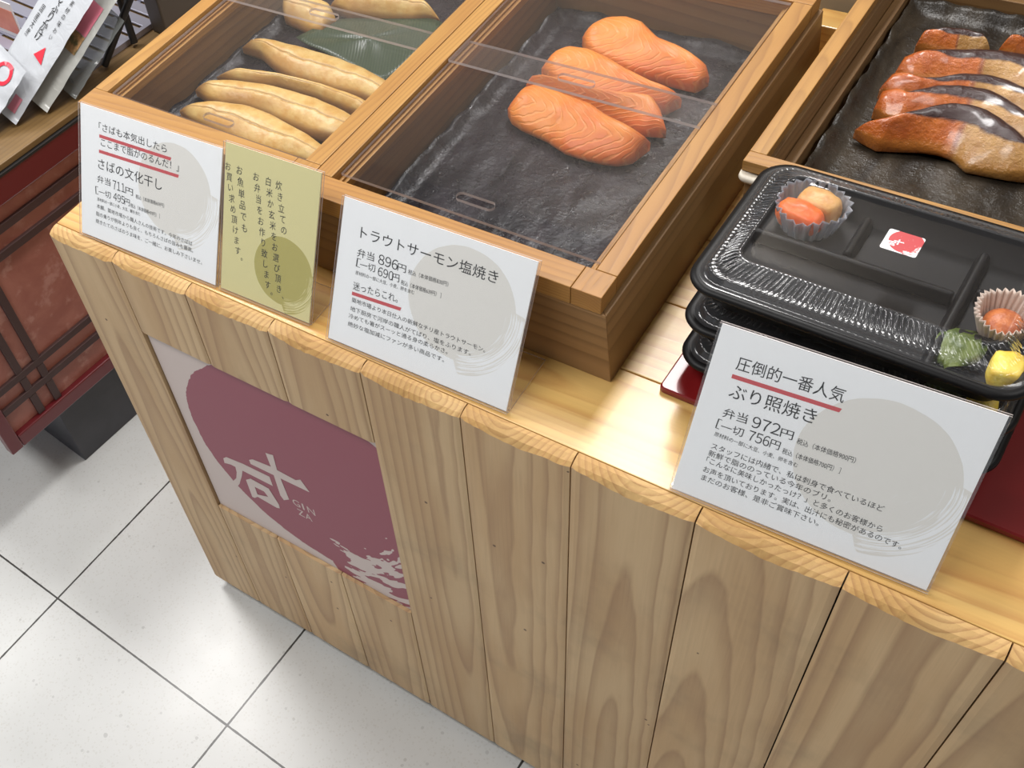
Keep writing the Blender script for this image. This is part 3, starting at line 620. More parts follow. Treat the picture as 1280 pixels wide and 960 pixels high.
# ------------------------------------------------------------ liners
def liner(name, label, x0, x1, y0, y1, z, rise, seed, fr=0.0):
    nx, ny = 64, 84; P = []
    for i in range(nx + 1):
        row = []
        for j in range(ny + 1):
            u = i / nx; v = j / ny; x = x0 + (x1 - x0) * u; y = y0 + (y1 - y0) * v
            e = min(x - x0, x1 - x, y - y0 - fr, y1 - y)
            nz = noise.fractal(Vector((x * 12 + seed, y * 7, seed)), 0.8, 2.1, 4) * 0.0020 + noise.noise(Vector((x * 60 + y * 30, y * 24 - x * 40, seed))) * 0.0010
            k = max(0.0, 1 - e / 0.022); up = rise * k * k * (0.9 + 0.55 * noise.noise(Vector((x * 40, y * 40, seed + 5))))
            jx = 0.003 * noise.noise(Vector((y * 45, 3.1, seed))) * k; jy = 0.003 * noise.noise(Vector((x * 45, 7.7, seed))) * k
            row.append((min(max(x + jx, x0 - .001), x1 + .001), min(max(y + jy, y0 - .001), y1 + .001), H + z + nz + up))
        P.append(row)
    m = MB(); m.grid(P); o = m.build(name, M['film_sauce'] if seed > 20 else M['film'], None, smooth=True, solid=0.0005)
    return tag(o, label, 'liner sheet', 'dark liner sheets in the fish boxes')
liner('liner_sheet', 'crumpled dark plastic liner sheet under the mackerel fillets', 0.032, 0.298, 0.148, 0.590, 0.0335, 0.010, 3.0)
liner('liner_sheet', 'crumpled dark plastic liner sheet under the salmon fillets', 0.371, 0.638, 0.138, 0.590, 0.0335, 0.012, 11.0)
liner('liner_sheet', 'crumpled dark plastic liner sheet under the glazed yellowtail', 0.7455, 1.106, 0.356, 0.744, 0.0400, 0.014, 23.0)

# ------------------------------------------------------------ fish
def fillet(name, T, B, bulge, zf, mat, label, cat, group, asym=0.0, seed=1.0, n=36, m=14, lim=None):
    if lim: T, B = [[(min(max(p[0], lim[0]), lim[1]), min(max(p[1], lim[2]), lim[3]), p[2]) for p in q_] for q_ in (T, B)]
    T = resample(T, n); B = resample(B, n); top = []; zf += H
    cen = sum((Vector(p) for p in T + B), Vector()) / (2 * n); cen.z = zf
    for i in range(n):
        u = i / (n - 1); e_ = min(1.0, min(u, 1 - u) / 0.20); et = math.sin(e_ * math.pi / 2) ** 0.75; row = []
        for j in range(m):
            v = j / (m - 1); p = B[i].lerp(T[i], v)
            s = math.sin(math.pi * v ** (1.0 + asym)) ** 0.62
            nz = noise.fractal(Vector((p.x * 30 + seed, p.y * 30, seed)), 0.9, 2.0, 3)
            ze = zf + 0.005 + 0.30 * (p.z - zf); p.z = max(zf + 0.003, ze + (p.z + bulge * s - ze) * et + 0.0022 * nz * s)
            row.append(p - cen)
        top.append(row)
    mb = MB(); mb.grid(top)
    per = [(i, 0) for i in range(n)] + [(n - 1, j) for j in range(1, m)] + [(i, m - 1) for i in range(n - 2, -1, -1)] + [(0, j) for j in range(m - 2, 0, -1)]
    c2 = Vector((0, 0, 0)); o0 = len(mb.v); k = len(per)
    for sc, fz in ((1.0, 0.55), (0.965, 0.12), (0.90, 0.0)):
        for (i, j) in per:
            p = top[i][j]; ax = (top[i][0] + top[i][m - 1]) / 2
            q = Vector((ax.x + (p.x - ax.x) * sc, ax.y + (p.y - ax.y) * sc, p.z * fz))
            mb.v.append(tuple(q)); mb.pc.append((0, 0, 0)); mb.sd.append(seed)
    idx = lambda ij: ij[0] * m + ij[1]
    uvp = [(i / (n - 1), j / (m - 1)) for i, j in per]
    def q4(a, b_, c, d, ua, ub):
        mb.uv[len(mb.f)] = [ua, ub, ub, ua]; mb.f.append([a, b_, c, d]); mb.mi.append(0)
    for a in range(k):
        b_ = (a + 1) % k
        q4(idx(per[a]), idx(per[b_]), o0 + b_, o0 + a, uvp[a], uvp[b_])
        for r_ in range(2): q4(o0 + r_ * k + a, o0 + r_ * k + b_, o0 + (r_ + 1) * k + b_, o0 + (r_ + 1) * k + a, uvp[a], uvp[b_])
    mb.f.append([o0 + 2 * k + a for a in range(k)][::-1]); mb.mi.append(0)
    o = mb.build(name, mat, None, smooth=True); o.location = cen
    bm = bmesh.new(); bm.from_mesh(o.data); bmesh.ops.recalc_face_normals(bm, faces=bm.faces); bm.to_mesh(o.data); bm.free()
    return tag(o, label, cat, group)
ZL = 0.0375
for nm, T, B, lab in (('SA', SA_T, SA_B, 'orange salmon fillet lying farthest back in the middle box'), ('SB', SB_T, SB_B, 'orange salmon fillet second from the back of the middle box'),
                      ('SC', SC_T, SC_B, 'orange salmon fillet mostly covered by the front salmon fillet'), ('SD', SD_T, SD_B, 'large orange salmon fillet lying frontmost in the middle box')):
    fillet('salmon_fillet', T, B, 0.008, ZL, M['salmon'], lab, 'salmon fillet', 'salmon fillets', 0.15, ord(nm[1]) * 1.0)
for nm, T, B, lab in (('MA', MA_T, MA_B, 'pale grilled mackerel fillet touching the green leaf'), ('MB', MB_T, MB_B, 'narrow grilled mackerel fillet second behind the front one'),
                      ('MC', MC_T, MC_B, 'grilled mackerel fillet just behind the frontmost mackerel fillet'), ('MD', MD_T, MD_B, 'frontmost grilled mackerel fillet near the price card'),
                      ('ME', ME_T, ME_B, 'browned mackerel fillet behind the green leaf on the left'), ('MF', MF_T, MF_B, 'pale mackerel fillet behind the green leaf on the right')):
    fillet('mackerel_fillet', T, B, 0.012, ZL, M['mackerel'], lab, 'mackerel fillet', 'grilled mackerel fillets', 0.0, ord(nm[1]) * 1.7, lim=(0.037, 0.300, 0.15, 0.583))
for nm, T, B, lab, dz in (('YF', YF_T, YF_B, 'glazed yellowtail slice at the back right corner', 0), ('YE', YE_T, YE_B, 'farthest glazed yellowtail slice in the left column', 0), ('YD', YD_T, YD_B, 'glazed yellowtail slice second from the back', 0),
                      ('YC', YC_T, YC_B, 'glazed yellowtail slice in the middle of its row, thinly showing', 0), ('YB', YB_T, YB_B, 'glazed yellowtail slice just behind the frontmost yellowtail slice', 0), ('YA', YA_T, YA_B, 'large glazed yellowtail slice lying frontmost in the right box', 0)):
    fillet('yellowtail_slice', T, B, 0.010, 0.043, M['yellowtail'], lab, 'yellowtail slice', 'glazed yellowtail slices', 0.5, ord(nm[1]) * 2.3, 44, 16)

def leaf_mat():
    t = NT('bamboo_leaf'); p = t.obj(); x, y, z = t.sep(p)[0:3]
    wv = t.math('SINE', t.math('MULTIPLY', t.math('ADD', x, t.math('MULTIPLY', y, 0.5)), 1500.0))
    col = t.mix(t.math('ADD', 0.5, t.math('MULTIPLY', wv, 0.3)), S(44, 58, 42), S(60, 74, 52))
    t.set(col, 0.35); t.bump(wv, 0.2, 0.0004); return t.m
lf = MB(); Lp = [Vector(p) for p in LEAF]; cl = sum(Lp, Vector()) / len(Lp)
ring = resample(Lp + [Lp[0]], 49)[:-1]; rows = []
for k in range(7):
    s = 1 - k / 6.5; rows.append([Vector((cl.x + (p.x - cl.x) * s, cl.y + (p.y - cl.y) * s, p.z - 0.003 + 0.004 * (1 - s) + 0.003 * math.sin(p.x * 40 + p.y * 22))) for p in ring])
lf.loft(rows, False, True)
tag(lf.build('bamboo_leaf', leaf_mat(), None, smooth=True, solid=0.0006), 'dark green bamboo leaf laid between rows of mackerel', 'leaf')

# ------------------------------------------------------------ acrylic covers
def slot_plate(W, D, th, sx, sy, hl, hr):
    """clear plate W x D with a stadium-shaped finger slot"""
    n = 40; outer = []; inner = []
    for k in range(n):
        a = 2 * math.pi * k / n; c, s = math.cos(a), math.sin(a)
        inner.append((sx + (hl if c > 1e-6 else -hl if c < -1e-6 else 0) + hr * c, sy + hr * s))
    P = []
    for (x, y) in inner:
        dx, dy = x - sx, y - sy
        tx = ((W / 2 - sx) / dx if dx > 1e-9 else (-W / 2 - sx) / dx if dx < -1e-9 else 1e9)
        ty = ((D / 2 - sy) / dy if dy > 1e-9 else (-D / 2 - sy) / dy if dy < -1e-9 else 1e9)
        tt = min(tx, ty); P.append((sx + dx * tt, sy + dy * tt))
    # add exact corners
    def nearest(c): return min(range(n), key=lambda i: (P[i][0] - c[0]) ** 2 + (P[i][1] - c[1]) ** 2)
    for c in ((W / 2, D / 2), (-W / 2, D / 2), (-W / 2, -D / 2), (W / 2, -D / 2)): P[nearest(c)] = c
    mb = MB(); z = th / 2
    vs = [(x, y, z) for x, y in P] + [(x, y, z) for x, y in inner] + [(x, y, -z) for x, y in P] + [(x, y, -z) for x, y in inner]
    fs = []; mi = []
    for i in range(n):
        j = (i + 1) % n
        fs.append([i, j, n + j, n + i]); mi.append(0)
        fs.append([2 * n + j, 2 * n + i, 3 * n + i, 3 * n + j]); mi.append(0)
        fs.append([2 * n + i, 2 * n + j, j, i]); mi.append(1)
        fs.append([n + i, n + j, 3 * n + j, 3 * n + i]); mi.append(1)
    mb.add(vs, fs, mi); return mb
def cover(x0, x1, y0, y1, z, sy, label, sx=0.0):
    mb = slot_plate(x1 - x0, y1 - y0, 0.0034, sx, sy - (y0 + y1) / 2, 0.016, 0.0055)
    o = mb.build('acrylic_cover', [M['acrylic'], M['acrylic_edge']]); o.location = ((x0 + x1) / 2, (y0 + y1) / 2, H + z)
    return tag(o, label, 'acrylic cover', 'sliding acrylic covers')
cover(0.0175, 0.3120, 0.1490, 0.4010, 0.1034, 0.1635, 'front clear acrylic cover with finger slot over the mackerel', 0.008)
cover(0.0175, 0.3120, 0.3610, 0.5930, 0.1073, 0.3800, 'rear clear acrylic cover lying over the mackerel box')
cover(0.3570, 0.6520, 0.1465, 0.4030, 0.1035, 0.1700, 'front clear acrylic cover over the empty liner before the salmon')
cover(0.3570, 0.6520, 0.3570, 0.5930, 0.1073, 0.3790, 'rear clear acrylic cover with finger slot over the salmon')

# ------------------------------------------------------------ price cards
def stand(key, label, B, az, Wd, Ht, lean, paper, ink, blob, foot):
    root = empty('price_card_stand', (B[0], B[1], H + 0.0004), R(az), label, 'price card')
    ca, sa = math.cos(R(lean)), math.sin(R(lean))
    def put(off): return lambda s, t: (s, t * sa - off * ca, t * ca + off * sa + 0.0026)
    def slab(mb, s0, s1, t0, t1, o0, o1, mi=0, uv=False):
        vs = [put(o)(s, t) for o in (o1, o0) for s, t in ((s0, t0), (s1, t0), (s1, t1), (s0, t1))]
        fs = [[0, 1, 2, 3], [7, 6, 5, 4], [4, 5, 1, 0], [5, 6, 2, 1], [6, 7, 3, 2], [7, 4, 0, 3]]
        m = [0, 0, 1, 1, 1, 1] if mi == 'e' else 0
        mb.add(vs, fs, m, None, [(s0, t0), (s1, t0), (s1, t1), (s0, t1)] * 2 if uv else None)
    hd = MB(); e = 0.0015
    slab(hd, -e, Wd + e, -e, Ht + e * 0.3, 0.0010, 0.0022, 'e'); slab(hd, -e, Wd + e, -e, Ht + e * 0.3, -0.0030, -0.0014, 'e')
    hd.box(-e, Wd + e, 0.004, foot, 0.0, 0.0015, None, [0, 0, 1, 1, 1, 1])
    hd.build('holder', [M['holder'], M['acrylic_edge']], root)
    cd = MB(); slab(cd, 0.0005, Wd - 0.0005, 0.0005, Ht - 0.0005, -0.0010, 0.0004, 0, True)
    card = cd.build('card', card_mat('card_' + key, paper, ink, *blob), root)
    tx = MB(); pf = put(0.00055)
    for (body, p0, p1, h) in LINES.get(key, []): text_line(tx, body, p0, p1, h, pf)
    if key == 'yellow':
        for body, p0, p1 in COLS: text_column(tx, body, p0, p1, pf, 0, 0.86, 0.85)
    tx.build('lettering', M['ink'], card)
    if key in UNDER:
        ud = MB(); pu = put(0.00048)
        for (a, b_) in UNDER[key]:
            a = (a[0], a[1] - 0.001); b_ = (b_[0], b_[1] - 0.001)
            hh = 0.0035; ud.add([pu(a[0], a[1] - hh), pu(b_[0], b_[1] - hh), pu(b_[0] + 0.001, b_[1] + 0.0002), pu(a[0], a[1] + 0.0002)], [[0, 1, 2, 3]])
        ud.build('underline', M['red_ink'], card)
    return root
WH = S(250, 252, 253); GY = S(233, 231, 225)
stand('mackerel', 'leftmost white card, advertising mackerel with two red underlines', (0.0457, 0.0172), 1.65, 0.208, 0.155, 26, WH, GY, (0.143, 0.0905, 0.053), 0.062)
stand('yellow', 'yellow card with vertical brush writing beside the leftmost white card', (0.2605, 0.0236), 1.18, 0.1220, 0.1655, 24, S(224, 216, 158), S(184, 174, 96), (0.083, 0.047, 0.038), 0.055)
stand('trout', 'white card with one short red underline, before the salmon box', (0.4116, 0.0196), 1.02, 0.2088, 0.1535, 26, WH, GY, (0.142, 0.088, 0.057), 0.075)
stand('yellowtail', 'rightmost white card, standing before the bento stack', (0.7868, 0.0189), 1.99, 0.2085, 0.1600, 26, WH, GY, (0.142, 0.083, 0.060), 0.075)

# ------------------------------------------------------------ bento boxes
HX, HY = 0.1350, 0.0925
def make_bento():
    root = empty('bento_box', (0, 0, 0))
    L = lambda dx, r, z: rrect(HX - dx, HY - dx, r, z, 10)
    tr = MB(); tr.loft([L(.020, .014, .0005), L(.018, .016, .0), L(.011, .020, .024), L(.003, .026, .0255), L(.0008, .027, .0245), L(.0, .0275, .0262), L(.0008, .027, .0288), L(.0045, .024, .0302), L(.0085, .022, .0300), L(.0105, .020, .0280), L(.0125, .018, .0268), L(.0200, .014, .0035), L(.024, .011, .0025)], True, True)
    tr.build('tray', M['black_plastic'], root, smooth=True)
    dv = MB()
    def ridge(x0, x1, y0, y1, h=0.015):
        k = 0.0035
        dv.add([(x0, y0, .0026), (x1, y0, .0026), (x1, y1, .0026), (x0, y1, .0026)] + ([(x0, y0 + k, h), (x1, y0 + k, h), (x1, y1 - k, h), (x0, y1 - k, h)] if x1 - x0 > y1 - y0 else [(x0 + k, y0, h), (x1 - k, y0, h), (x1 - k, y1, h), (x0 + k, y1, h)]), BOXF)
    ridge(-0.113, 0.055, 0.008, 0.020); ridge(-0.040, -0.028, 0.0205, 0.071); ridge(0.055, 0.068, -0.071, 0.071)
    ridge(0.0685, 0.113, 0.020, 0.032); ridge(0.0685, 0.113, -0.030, -0.018)
    dv.build('divider', M['black_plastic'], root, bevel=0.0025, seg=3)
    # ribbed clear lid
    n = 960; lid = MB(); loops = []
    def base(dx, r, z): return resample([Vector(p) for p in rrect(HX - dx, HY - dx, r, z, 12)] + [Vector(rrect(HX - dx, HY - dx, r, z, 12)[0])], n + 1)[:-1]
    for dx, r, z, amp in ((.0065, .022, .0308, 0), (.0098, .020, .0312, 0), (.0112, .0195, .0325, 0.0), (.0120, .019, .0350, 0.0007), (.0130, .019, .0372, 0.0002), (.0140, .0185, .0380, 0), (.0155, .018, .0376, 0), (.0190, .017, .0384, 0.0006), (.0230, .016, .0412, 0.0022), (.0270, .015, .0440, 0.0022), (.0300, .014, .0462, 0.0006), (.0312, .0135, .0470, 0), (.0326, .013, .0472, 0), (.0340, .0125, .0464, 0), (.0352, .012, .0455, 0), (.040, .011, .0454, 0)):
        lp = base(dx, r, z); out = []
        for i, p in enumerate(lp):
            g = (i % 30) / 30.0; a = amp * (1 if g < 0.56 else 0.4) * math.sin(i * math.pi / 3.0)
            q_ = lp[(i + 1) % n] - lp[i - 1]; d = Vector((q_.y, -q_.x, abs(q_.length) * 0.8)).normalized(); out.append(p + d * a)
        loops.append(out)
    lid.loft(loops, False, True)
    lid.mi = [1 if k < 13 * n else 0 for k in range(len(lid.f))]
    lid.build('lid', [M['clear'], M['rib']], root, smooth=True)
    return root
def place(o, x, y, z, rz, label):
    o.location = (x, y, H + z); o.rotation_euler = (0, 0, R(rz)); return tag(o, label, 'bento box', 'stacked bento boxes')
b1 = make_bento()
b2 = copy_tree(b1); b3 = copy_tree(b1)
BZ = [0.0084, 0.0556, 0.1028]
place(b3, 0.8715, 0.2165, BZ[0], -1.0, 'lowest black bento box of the stack, on the red board')
place(b2, 0.8690, 0.2175, BZ[1], -0.6, 'middle black bento box of the stack')
place(b1, 0.8690, 0.2170, BZ[2], -1.5, 'topmost black bento box with clear lid and red sticker')
# sticker on the top lid
stk = NT('sticker_print'); su = stk.uv()
stm = brush(stk, su, 0.0165, 0.0145, 0.0135, -40.0, 0.75, 120.0, 0.004)
stk.set(stk.mix(stm, S(236, 234, 234), S(184, 58, 62)), 0.4)
sk = MB(); sw, sh = 0.0285, 0.0250; sx0, sy0 = -0.0090, 0.0045; sz = 0.0456
lp0 = rrect(sw / 2, sh / 2, 0.002, sz, 4, sx0 + sw / 2, sy0 + sh / 2); lp1 = [(x, y, sz + 0.0002) for x, y, z in lp0]
nl = len(lp0); sk.add(lp0 + lp1, [[i, (i + 1) % nl, nl + (i + 1) % nl, nl + i] for i in range(nl)] + [list(range(nl, 2 * nl))], 0, None, [(x - sx0, y - sy0) for x, y, z in lp0] * 2)
sticker = sk.build('sticker', stk.m, b1); tag(sticker, 'white sticker with a red brush disc')
sm = MB(); kx = sw / 0.3526 * 0.98
for k, s_ in enumerate(STROKES):
    bm_pts = [(sx0 + (a - 0.1092) * kx - 0.0015, sy0 + (b_ - 0.3408) * sh / 0.3984) for a, b_ in s_]
    tmp = MB(); poly(tmp, bm_pts, 0.0, [(sx0 + (a - 0.1092) * kx - 0.0015, sy0 + (b_ - 0.3408) * sh / 0.3984) for a, b_ in HOLE] if k == 4 else None)
    sm.add([(p[0], p[2], sz + 0.00035 + 0.00001 * k) for p in tmp.v], [f_[::-1] for f_ in tmp.f])
sm.build('brush_character', plain('sticker_white', S(244, 236, 238), 0.4), sticker)

# food in the bento boxes
def pleated_cup(name, loc, r0, r1, h, np_, mat, label):
    mb = MB(); n = np_ * 4; loops = []
    for k in range(9):
        f = k / 8; r = r0 + (r1 - r0) * f; a = 0.0006 + 0.0016 * f; lp = []
        for i in range(n):
            t = 2 * math.pi * i / n; rr = r + a * math.sin(i * math.pi / 2) + 0.0012 * f * math.sin(3 * t + 1); lp.append((rr * math.cos(t), rr * math.sin(t), h * f + 0.0012 * f * math.sin(5 * t)))
        loops.append(lp)
    mb.loft(loops, True, False); o = mb.build(name, mat, None, smooth=True, solid=0.0003); o.location = loc
    return tag(o, label, 'food cup')
zb1 = H + BZ[2] + 0.0030
pleated_cup('foil_cup', (0.7915, 0.2700, zb1), 0.0235, 0.0300, 0.0270, 22, M['foil'], 'clear pleated film cup holding carrot and taro in the top bento')
pc_ = NT('paper_cup'); pc_.set(S(216, 196, 182), 0.6)
pleated_cup('paper_cup', (0.9655, 0.2130, zb1), 0.0150, 0.0235, 0.0255, 30, pc_.m, 'pale brown pleated paper cup near the right end of the top bento')
def blob(name, loc, sx, sy, sz, mat, label, cat, rz=0.0, power=1.0, seed=0.0, tilt=0.0):
    bm = bmesh.new(); bmesh.ops.create_uvsphere(bm, u_segments=28, v_segments=16, radius=1.0)
    for v in bm.verts:
        c = v.co.copy(); k = max(abs(c.x), abs(c.y), abs(c.z)); c = c * (1 - power) + (c / k) * power if power < 1 else c
        q = 1 + 0.06 * noise.noise(c * 2 + Vector((seed, 0, 0))); v.co = Vector((c.x * sx * q, c.y * sy * q, c.z * sz * q))
    me = bpy.data.meshes.new(name); bm.to_mesh(me); bm.free(); me.materials.append(mat); me.polygons.foreach_set('use_smooth', [True] * len(me.polygons))
    o = bpy.data.objects.new(name, me); C.objects.link(o); o.location = loc; o.rotation_euler = (R(tilt), 0, R(rz)); return tag(o, label, cat)
def food(name, c0, c1, sc, rough=0.4):
    t = NT(name); t.set(t.mix(t.smooth(t.noise(t.obj(), sc, 4.0), 0.35, 0.65), c0, c1), rough); t.bump(t.noise(t.obj(), sc * 4, 3.0), 0.4, 0.001); return t.m
M['carrot'] = food('carrot', S(236, 112, 46), S(226, 92, 32), 60.0)
M['taro'] = food('taro', S(214, 164, 100), S(196, 140, 78), 90.0)
M['egg'] = food('omelette', S(250, 224, 96), S(238, 196, 60), 70.0)
M['greens'] = food('green_leaf', S(98, 112, 40), S(66, 84, 30), 60.0)
M['stew'] = food('stew', S(196, 112, 56), S(168, 84, 40), 120.0)
blob('carrot_piece', (0.7865, 0.2570, zb1 + 0.0175), 0.0220, 0.0115, 0.0140, M['carrot'], 'orange simmered carrot piece in the film cup', 'carrot', -12, 0.35, 1.0, 10)
blob('taro_piece', (0.7955, 0.2780, zb1 + 0.0165), 0.0195, 0.0120, 0.0140, M['taro'], 'tan simmered taro piece behind the carrot', 'taro', -10, 0.5, 4.0, 8)
blob('stewed_garnish', (0.9655, 0.2130, zb1 + 0.0105), 0.0150, 0.0150, 0.0085, M['stew'], 'brown stewed garnish inside the paper cup', 'garnish', 0, 1.0, 2.0)
blob('omelette_slice', (0.9800, 0.1620, zb1 + 0.0140), 0.0125, 0.0150, 0.0125, M['egg'], 'yellow rolled omelette slice in the top bento', 'omelette', 8, 0.45, 6.0)
blob('omelette_slice', (0.9760, 0.1600, H + BZ[1] + 0.0175), 0.0120, 0.0140, 0.0130, M['egg'], 'yellow omelette slice in the middle bento', 'omelette', 4, 0.45, 8.0)
def leafy(loc, label, rz, k=1.0):
    mb = MB(); P = []
    for i in range(13):
        row = []
        for j in range(9):
            u = i / 12; v = j / 8 - 0.5; wd = 0.018 * math.sin(math.pi * min(1, u * 0.92 + 0.06)) ** 0.7
            row.append((k * (u - 0.5) * 0.046, k * 2 * v * wd, 0.004 + 0.011 * math.sin(math.pi * u) * (1 - 1.6 * v * v) + 0.0025 * math.sin(v * 22 + u * 9)))
        P.append(row)
    mb.grid(P); o = mb.build('green_leaf', M['greens'], None, smooth=True, solid=0.0006); o.location = loc; o.rotation_euler = (0, 0, R(rz)); return tag(o, label, 'leaf')
leafy((0.9450, 0.1780, zb1), 'green leaf lining left of the omelette in the top bento', 70)
leafy((0.9480, 0.1640, H + BZ[1] + 0.003), 'green leaf beside the omelette in the middle bento', 75)

rb = MB(); rb.loft([rrect(0.199, 0.0995, 0.004, 0.0), rrect(0.2, 0.1005, 0.005, 0.0015), rrect(0.2, 0.1005, 0.005, 0.0062), rrect(0.1985, 0.099, 0.004, 0.0076)])
o = rb.build('red_board', plain('red_lacquer', S(122, 24, 26), 0.3, Coat_Weight=0.25), None); o.location = (0.9330, 0.2090, H + 0.0003); o.rotation_euler = (0, 0, R(-1.5)); tag(o, 'glossy red lacquer board under the bento stack', 'board')

# ------------------------------------------------------------ lacquer cabinet at the left
cab = empty('lacquer_cabinet', (-0.406, -0.050, 0), R(84.5), 'dark red lacquer cabinet with lattice front and mottled panel', 'cabinet')
M['lacquer'] = plain('red_lacquer_frame', S(98, 26, 32), 0.3, Coat_Weight=0.3)
M['lattice'] = plain('lattice_bar', S(66, 44, 42), 0.5)
def mottled():
    t = NT('mottled_panel'); p = t.obj()
    n = t.noise(p, 9.0, 6.0, 0.65, dist=0.4); n2 = t.noise(p, 26.0, 4.0, 0.6)
    col = t.mix(t.smooth(n, 0.35, 0.62), S(146, 88, 76), S(164, 106, 92))
    col = t.mix(t.math('MULTIPLY', t.smooth(n2, 0.52, 0.66), 0.55), col, S(188, 142, 130)); return t.set(col, 0.4)
def slate():
    t = NT('slate_block'); n = t.noise(t.obj(), 14.0, 5.0, 0.65); return t.set(t.mix(n, S(44, 44, 48), S(72, 72, 78)), 0.5)
CL = 1.35
q = MB(); q.box(0.02, CL, 0.0225, 0.60, 0.181, 0.684); q.build('body', M['lacquer'], cab)
q = MB(); q.box(0.122, CL, 0.0285, 0.57, 0.0, 0.1805); q.build('plinth', slate(), cab, bevel=0.002)
q = MB(); q.box(0.0265, CL, 0.0125, 0.022, 0.2125, 0.6390); q.build('mottled_panel', mottled(), cab)
q = MB(); q.box(0.0, 0.026, 0.0, 0.022, 0.181, 0.684); q.box(0.0265, CL, 0.0, 0.022, 0.181, 0.212); q.box(0.0265, CL, -0.004, 0.022, 0.6395, 0.684); q.build('frame', M['lacquer'], cab, bevel=0.0025)
for z in (0.597, 0.553, 0.318, 0.272):
    q = MB(); q.box(0.027, CL, 0.0050, 0.0120, z - 0.0075, z + 0.0075); q.build('lattice_bar', M['lattice'], cab, bevel=0.001)
for s_ in (0.091, 0.131, 0.435, 0.475):
    zz = [0.2125] + sorted((0.272 - .008, 0.272 + .008, 0.318 - .008, 0.318 + .008, 0.553 - .008, 0.553 + .008, 0.597 - .008, 0.597 + .008)) + [0.639]
    q = MB()
    for a, b_ in zip(zz[::2], zz[1::2]): q.box(s_ - 0.0075, s_ + 0.0075, 0.0055, 0.0120, a, b_)
    q.build('lattice_bar', M['lattice'], cab, bevel=0.001)
q = MB(); q.box(-0.003, CL, -0.0055, 0.60, 0.6845, 0.6885); q.build('black_trim', M['black_paint'], cab)
q = MB(); q.box(-0.005, CL, 0.0, 0.60, 0.6890, 0.7000, 'x'); q.build('top_board', wood('cabinet_top_wood', S(128, 101, 63), S(114, 88, 52), S(86, 64, 36), 0.01, 0.4, 0.5), cab, bevel=0.0015)

def cab_pt(s, d, z): return (-0.406 + 0.0958 * s - 0.9954 * d, -0.050 + 0.9954 * s + 0.0958 * d, z)
# slatted metal shelf insert on the cabinet top
M['metal'] = plain('brushed_metal', S(168, 168, 184), 0.35, Metallic=0.6)
rk = empty('slatted_tray', cab_pt(0.70, 0.310, 0.7003), R(84.5), 'grey slatted metal tray lying on the lacquer cabinet behind the packets', 'tray')
q = MB()
for k in range(26):
    s0 = -0.26 + k * 0.0285; q.box(s0, s0 + 0.0225, -0.24, 0.24, 0.002, 0.006)
q.build('slats', M['metal'], rk, bevel=0.0015)
q = MB()
for d in (-0.16, 0.0, 0.16): q.box(-0.262, 0.482, d - 0.005, d + 0.005, 0.0, 0.0018)
q.box(-0.262, 0.482, -0.250, -0.2405, 0.0, 0.010); q.box(-0.262, 0.482, 0.2405, 0.250, 0.0, 0.010)
q.build('runners', M['metal'], rk)

# packets leaning back on the cabinet
def pouch(base, up, wdir, Wd, Ln, thick, mat, label, seed, group='white food packets'):
    base = Vector(base); up = Vector(up).normalized(); wv = Vector(wdir).normalized(); wv = (wv - up * wv.dot(up)).normalized(); nv = up.cross(wv).normalized()
    if nv.y > 0: nv = -nv
    mb = MB(); n, m = 14, 22
    def P(i, j, sgn):
        u = i / n; v = j / m; e = math.sin(math.pi * u) ** 0.6
        b_ = thick * e * (0.95 - 0.75 * v) if v < 0.90 else thick * 0.06 * e
        wr = 0.0022 * noise.noise(Vector((u * 5 + seed, v * 9, seed))) * (1 if v < 0.95 else 0.2)
        return wv * (Wd * u) + up * (Ln * v) + nv * (sgn * (b_ * 0.5) + wr)
    rows_f = [[P(i, j, 1) for j in range(m + 1)] for i in range(n + 1)]; rows_b = [[P(i, j, -1) for j in range(m + 1)] for i in range(n + 1)]
    mb.grid(rows_f); mb.grid(rows_b)
    o0 = 0; o1 = (n + 1) * (m + 1)
    for i in range(n): mb.f.append([i * (m + 1), (i + 1) * (m + 1), o1 + (i + 1) * (m + 1), o1 + i * (m + 1)]); mb.mi.append(0)
    o = mb.build('food_packet', mat, None, smooth=True); tag(o, label, 'packet', group)
    low = min(p[2] for p in mb.v); o.location = base - Vector((0, 0, low)); o.location.z += 0.0004
    put = lambda s, t: tuple(P(int(round(s * n)) if False else s * n, t * m, 1) + nv * 0.0012)
    return o, put
def white_bag(name, c):
    t = NT(name); t.set(c, 0.25, Coat_Weight=0.4); t.bump(t.noise(t.obj(), 30.0, 4.0, dist=1.0), 0.5, 0.004); return t.m
M['bag'] = white_bag('white_packet_film', S(182, 185, 190)); M['bag_grey'] = white_bag('pale_packet_film', S(176, 176, 171))
M['bag_clear'] = thin_clear('clear_packet_film', (0.78, 0.8, 0.8, 1), milk=0.35, milk_col=S(150, 152, 150), rough=0.12)
UP = (0.06, 0.14, 0.112); WD = (-0.995, 0.10, 0)
def cabz(p): return Vector((p[0], p[1], 0.7003))
pk = [((-0.452, 0.212), M['bag'], 'frontmost white food packet with a round red seal, leaning on the cabinet', 'seal', 0.130),
      ((-0.430, 0.262), M['bag'], 'white food packet with bold black writing, second from the front', 'text', 0.270),
      ((-0.404, 0.309), M['bag_grey'], 'pale food packet with a pink label, third from the front', 'label', 0.270),
      ((-0.384, 0.356), M['bag_clear'], 'clear grey food packet nearest the left wooden fish box', None, 0.150)]
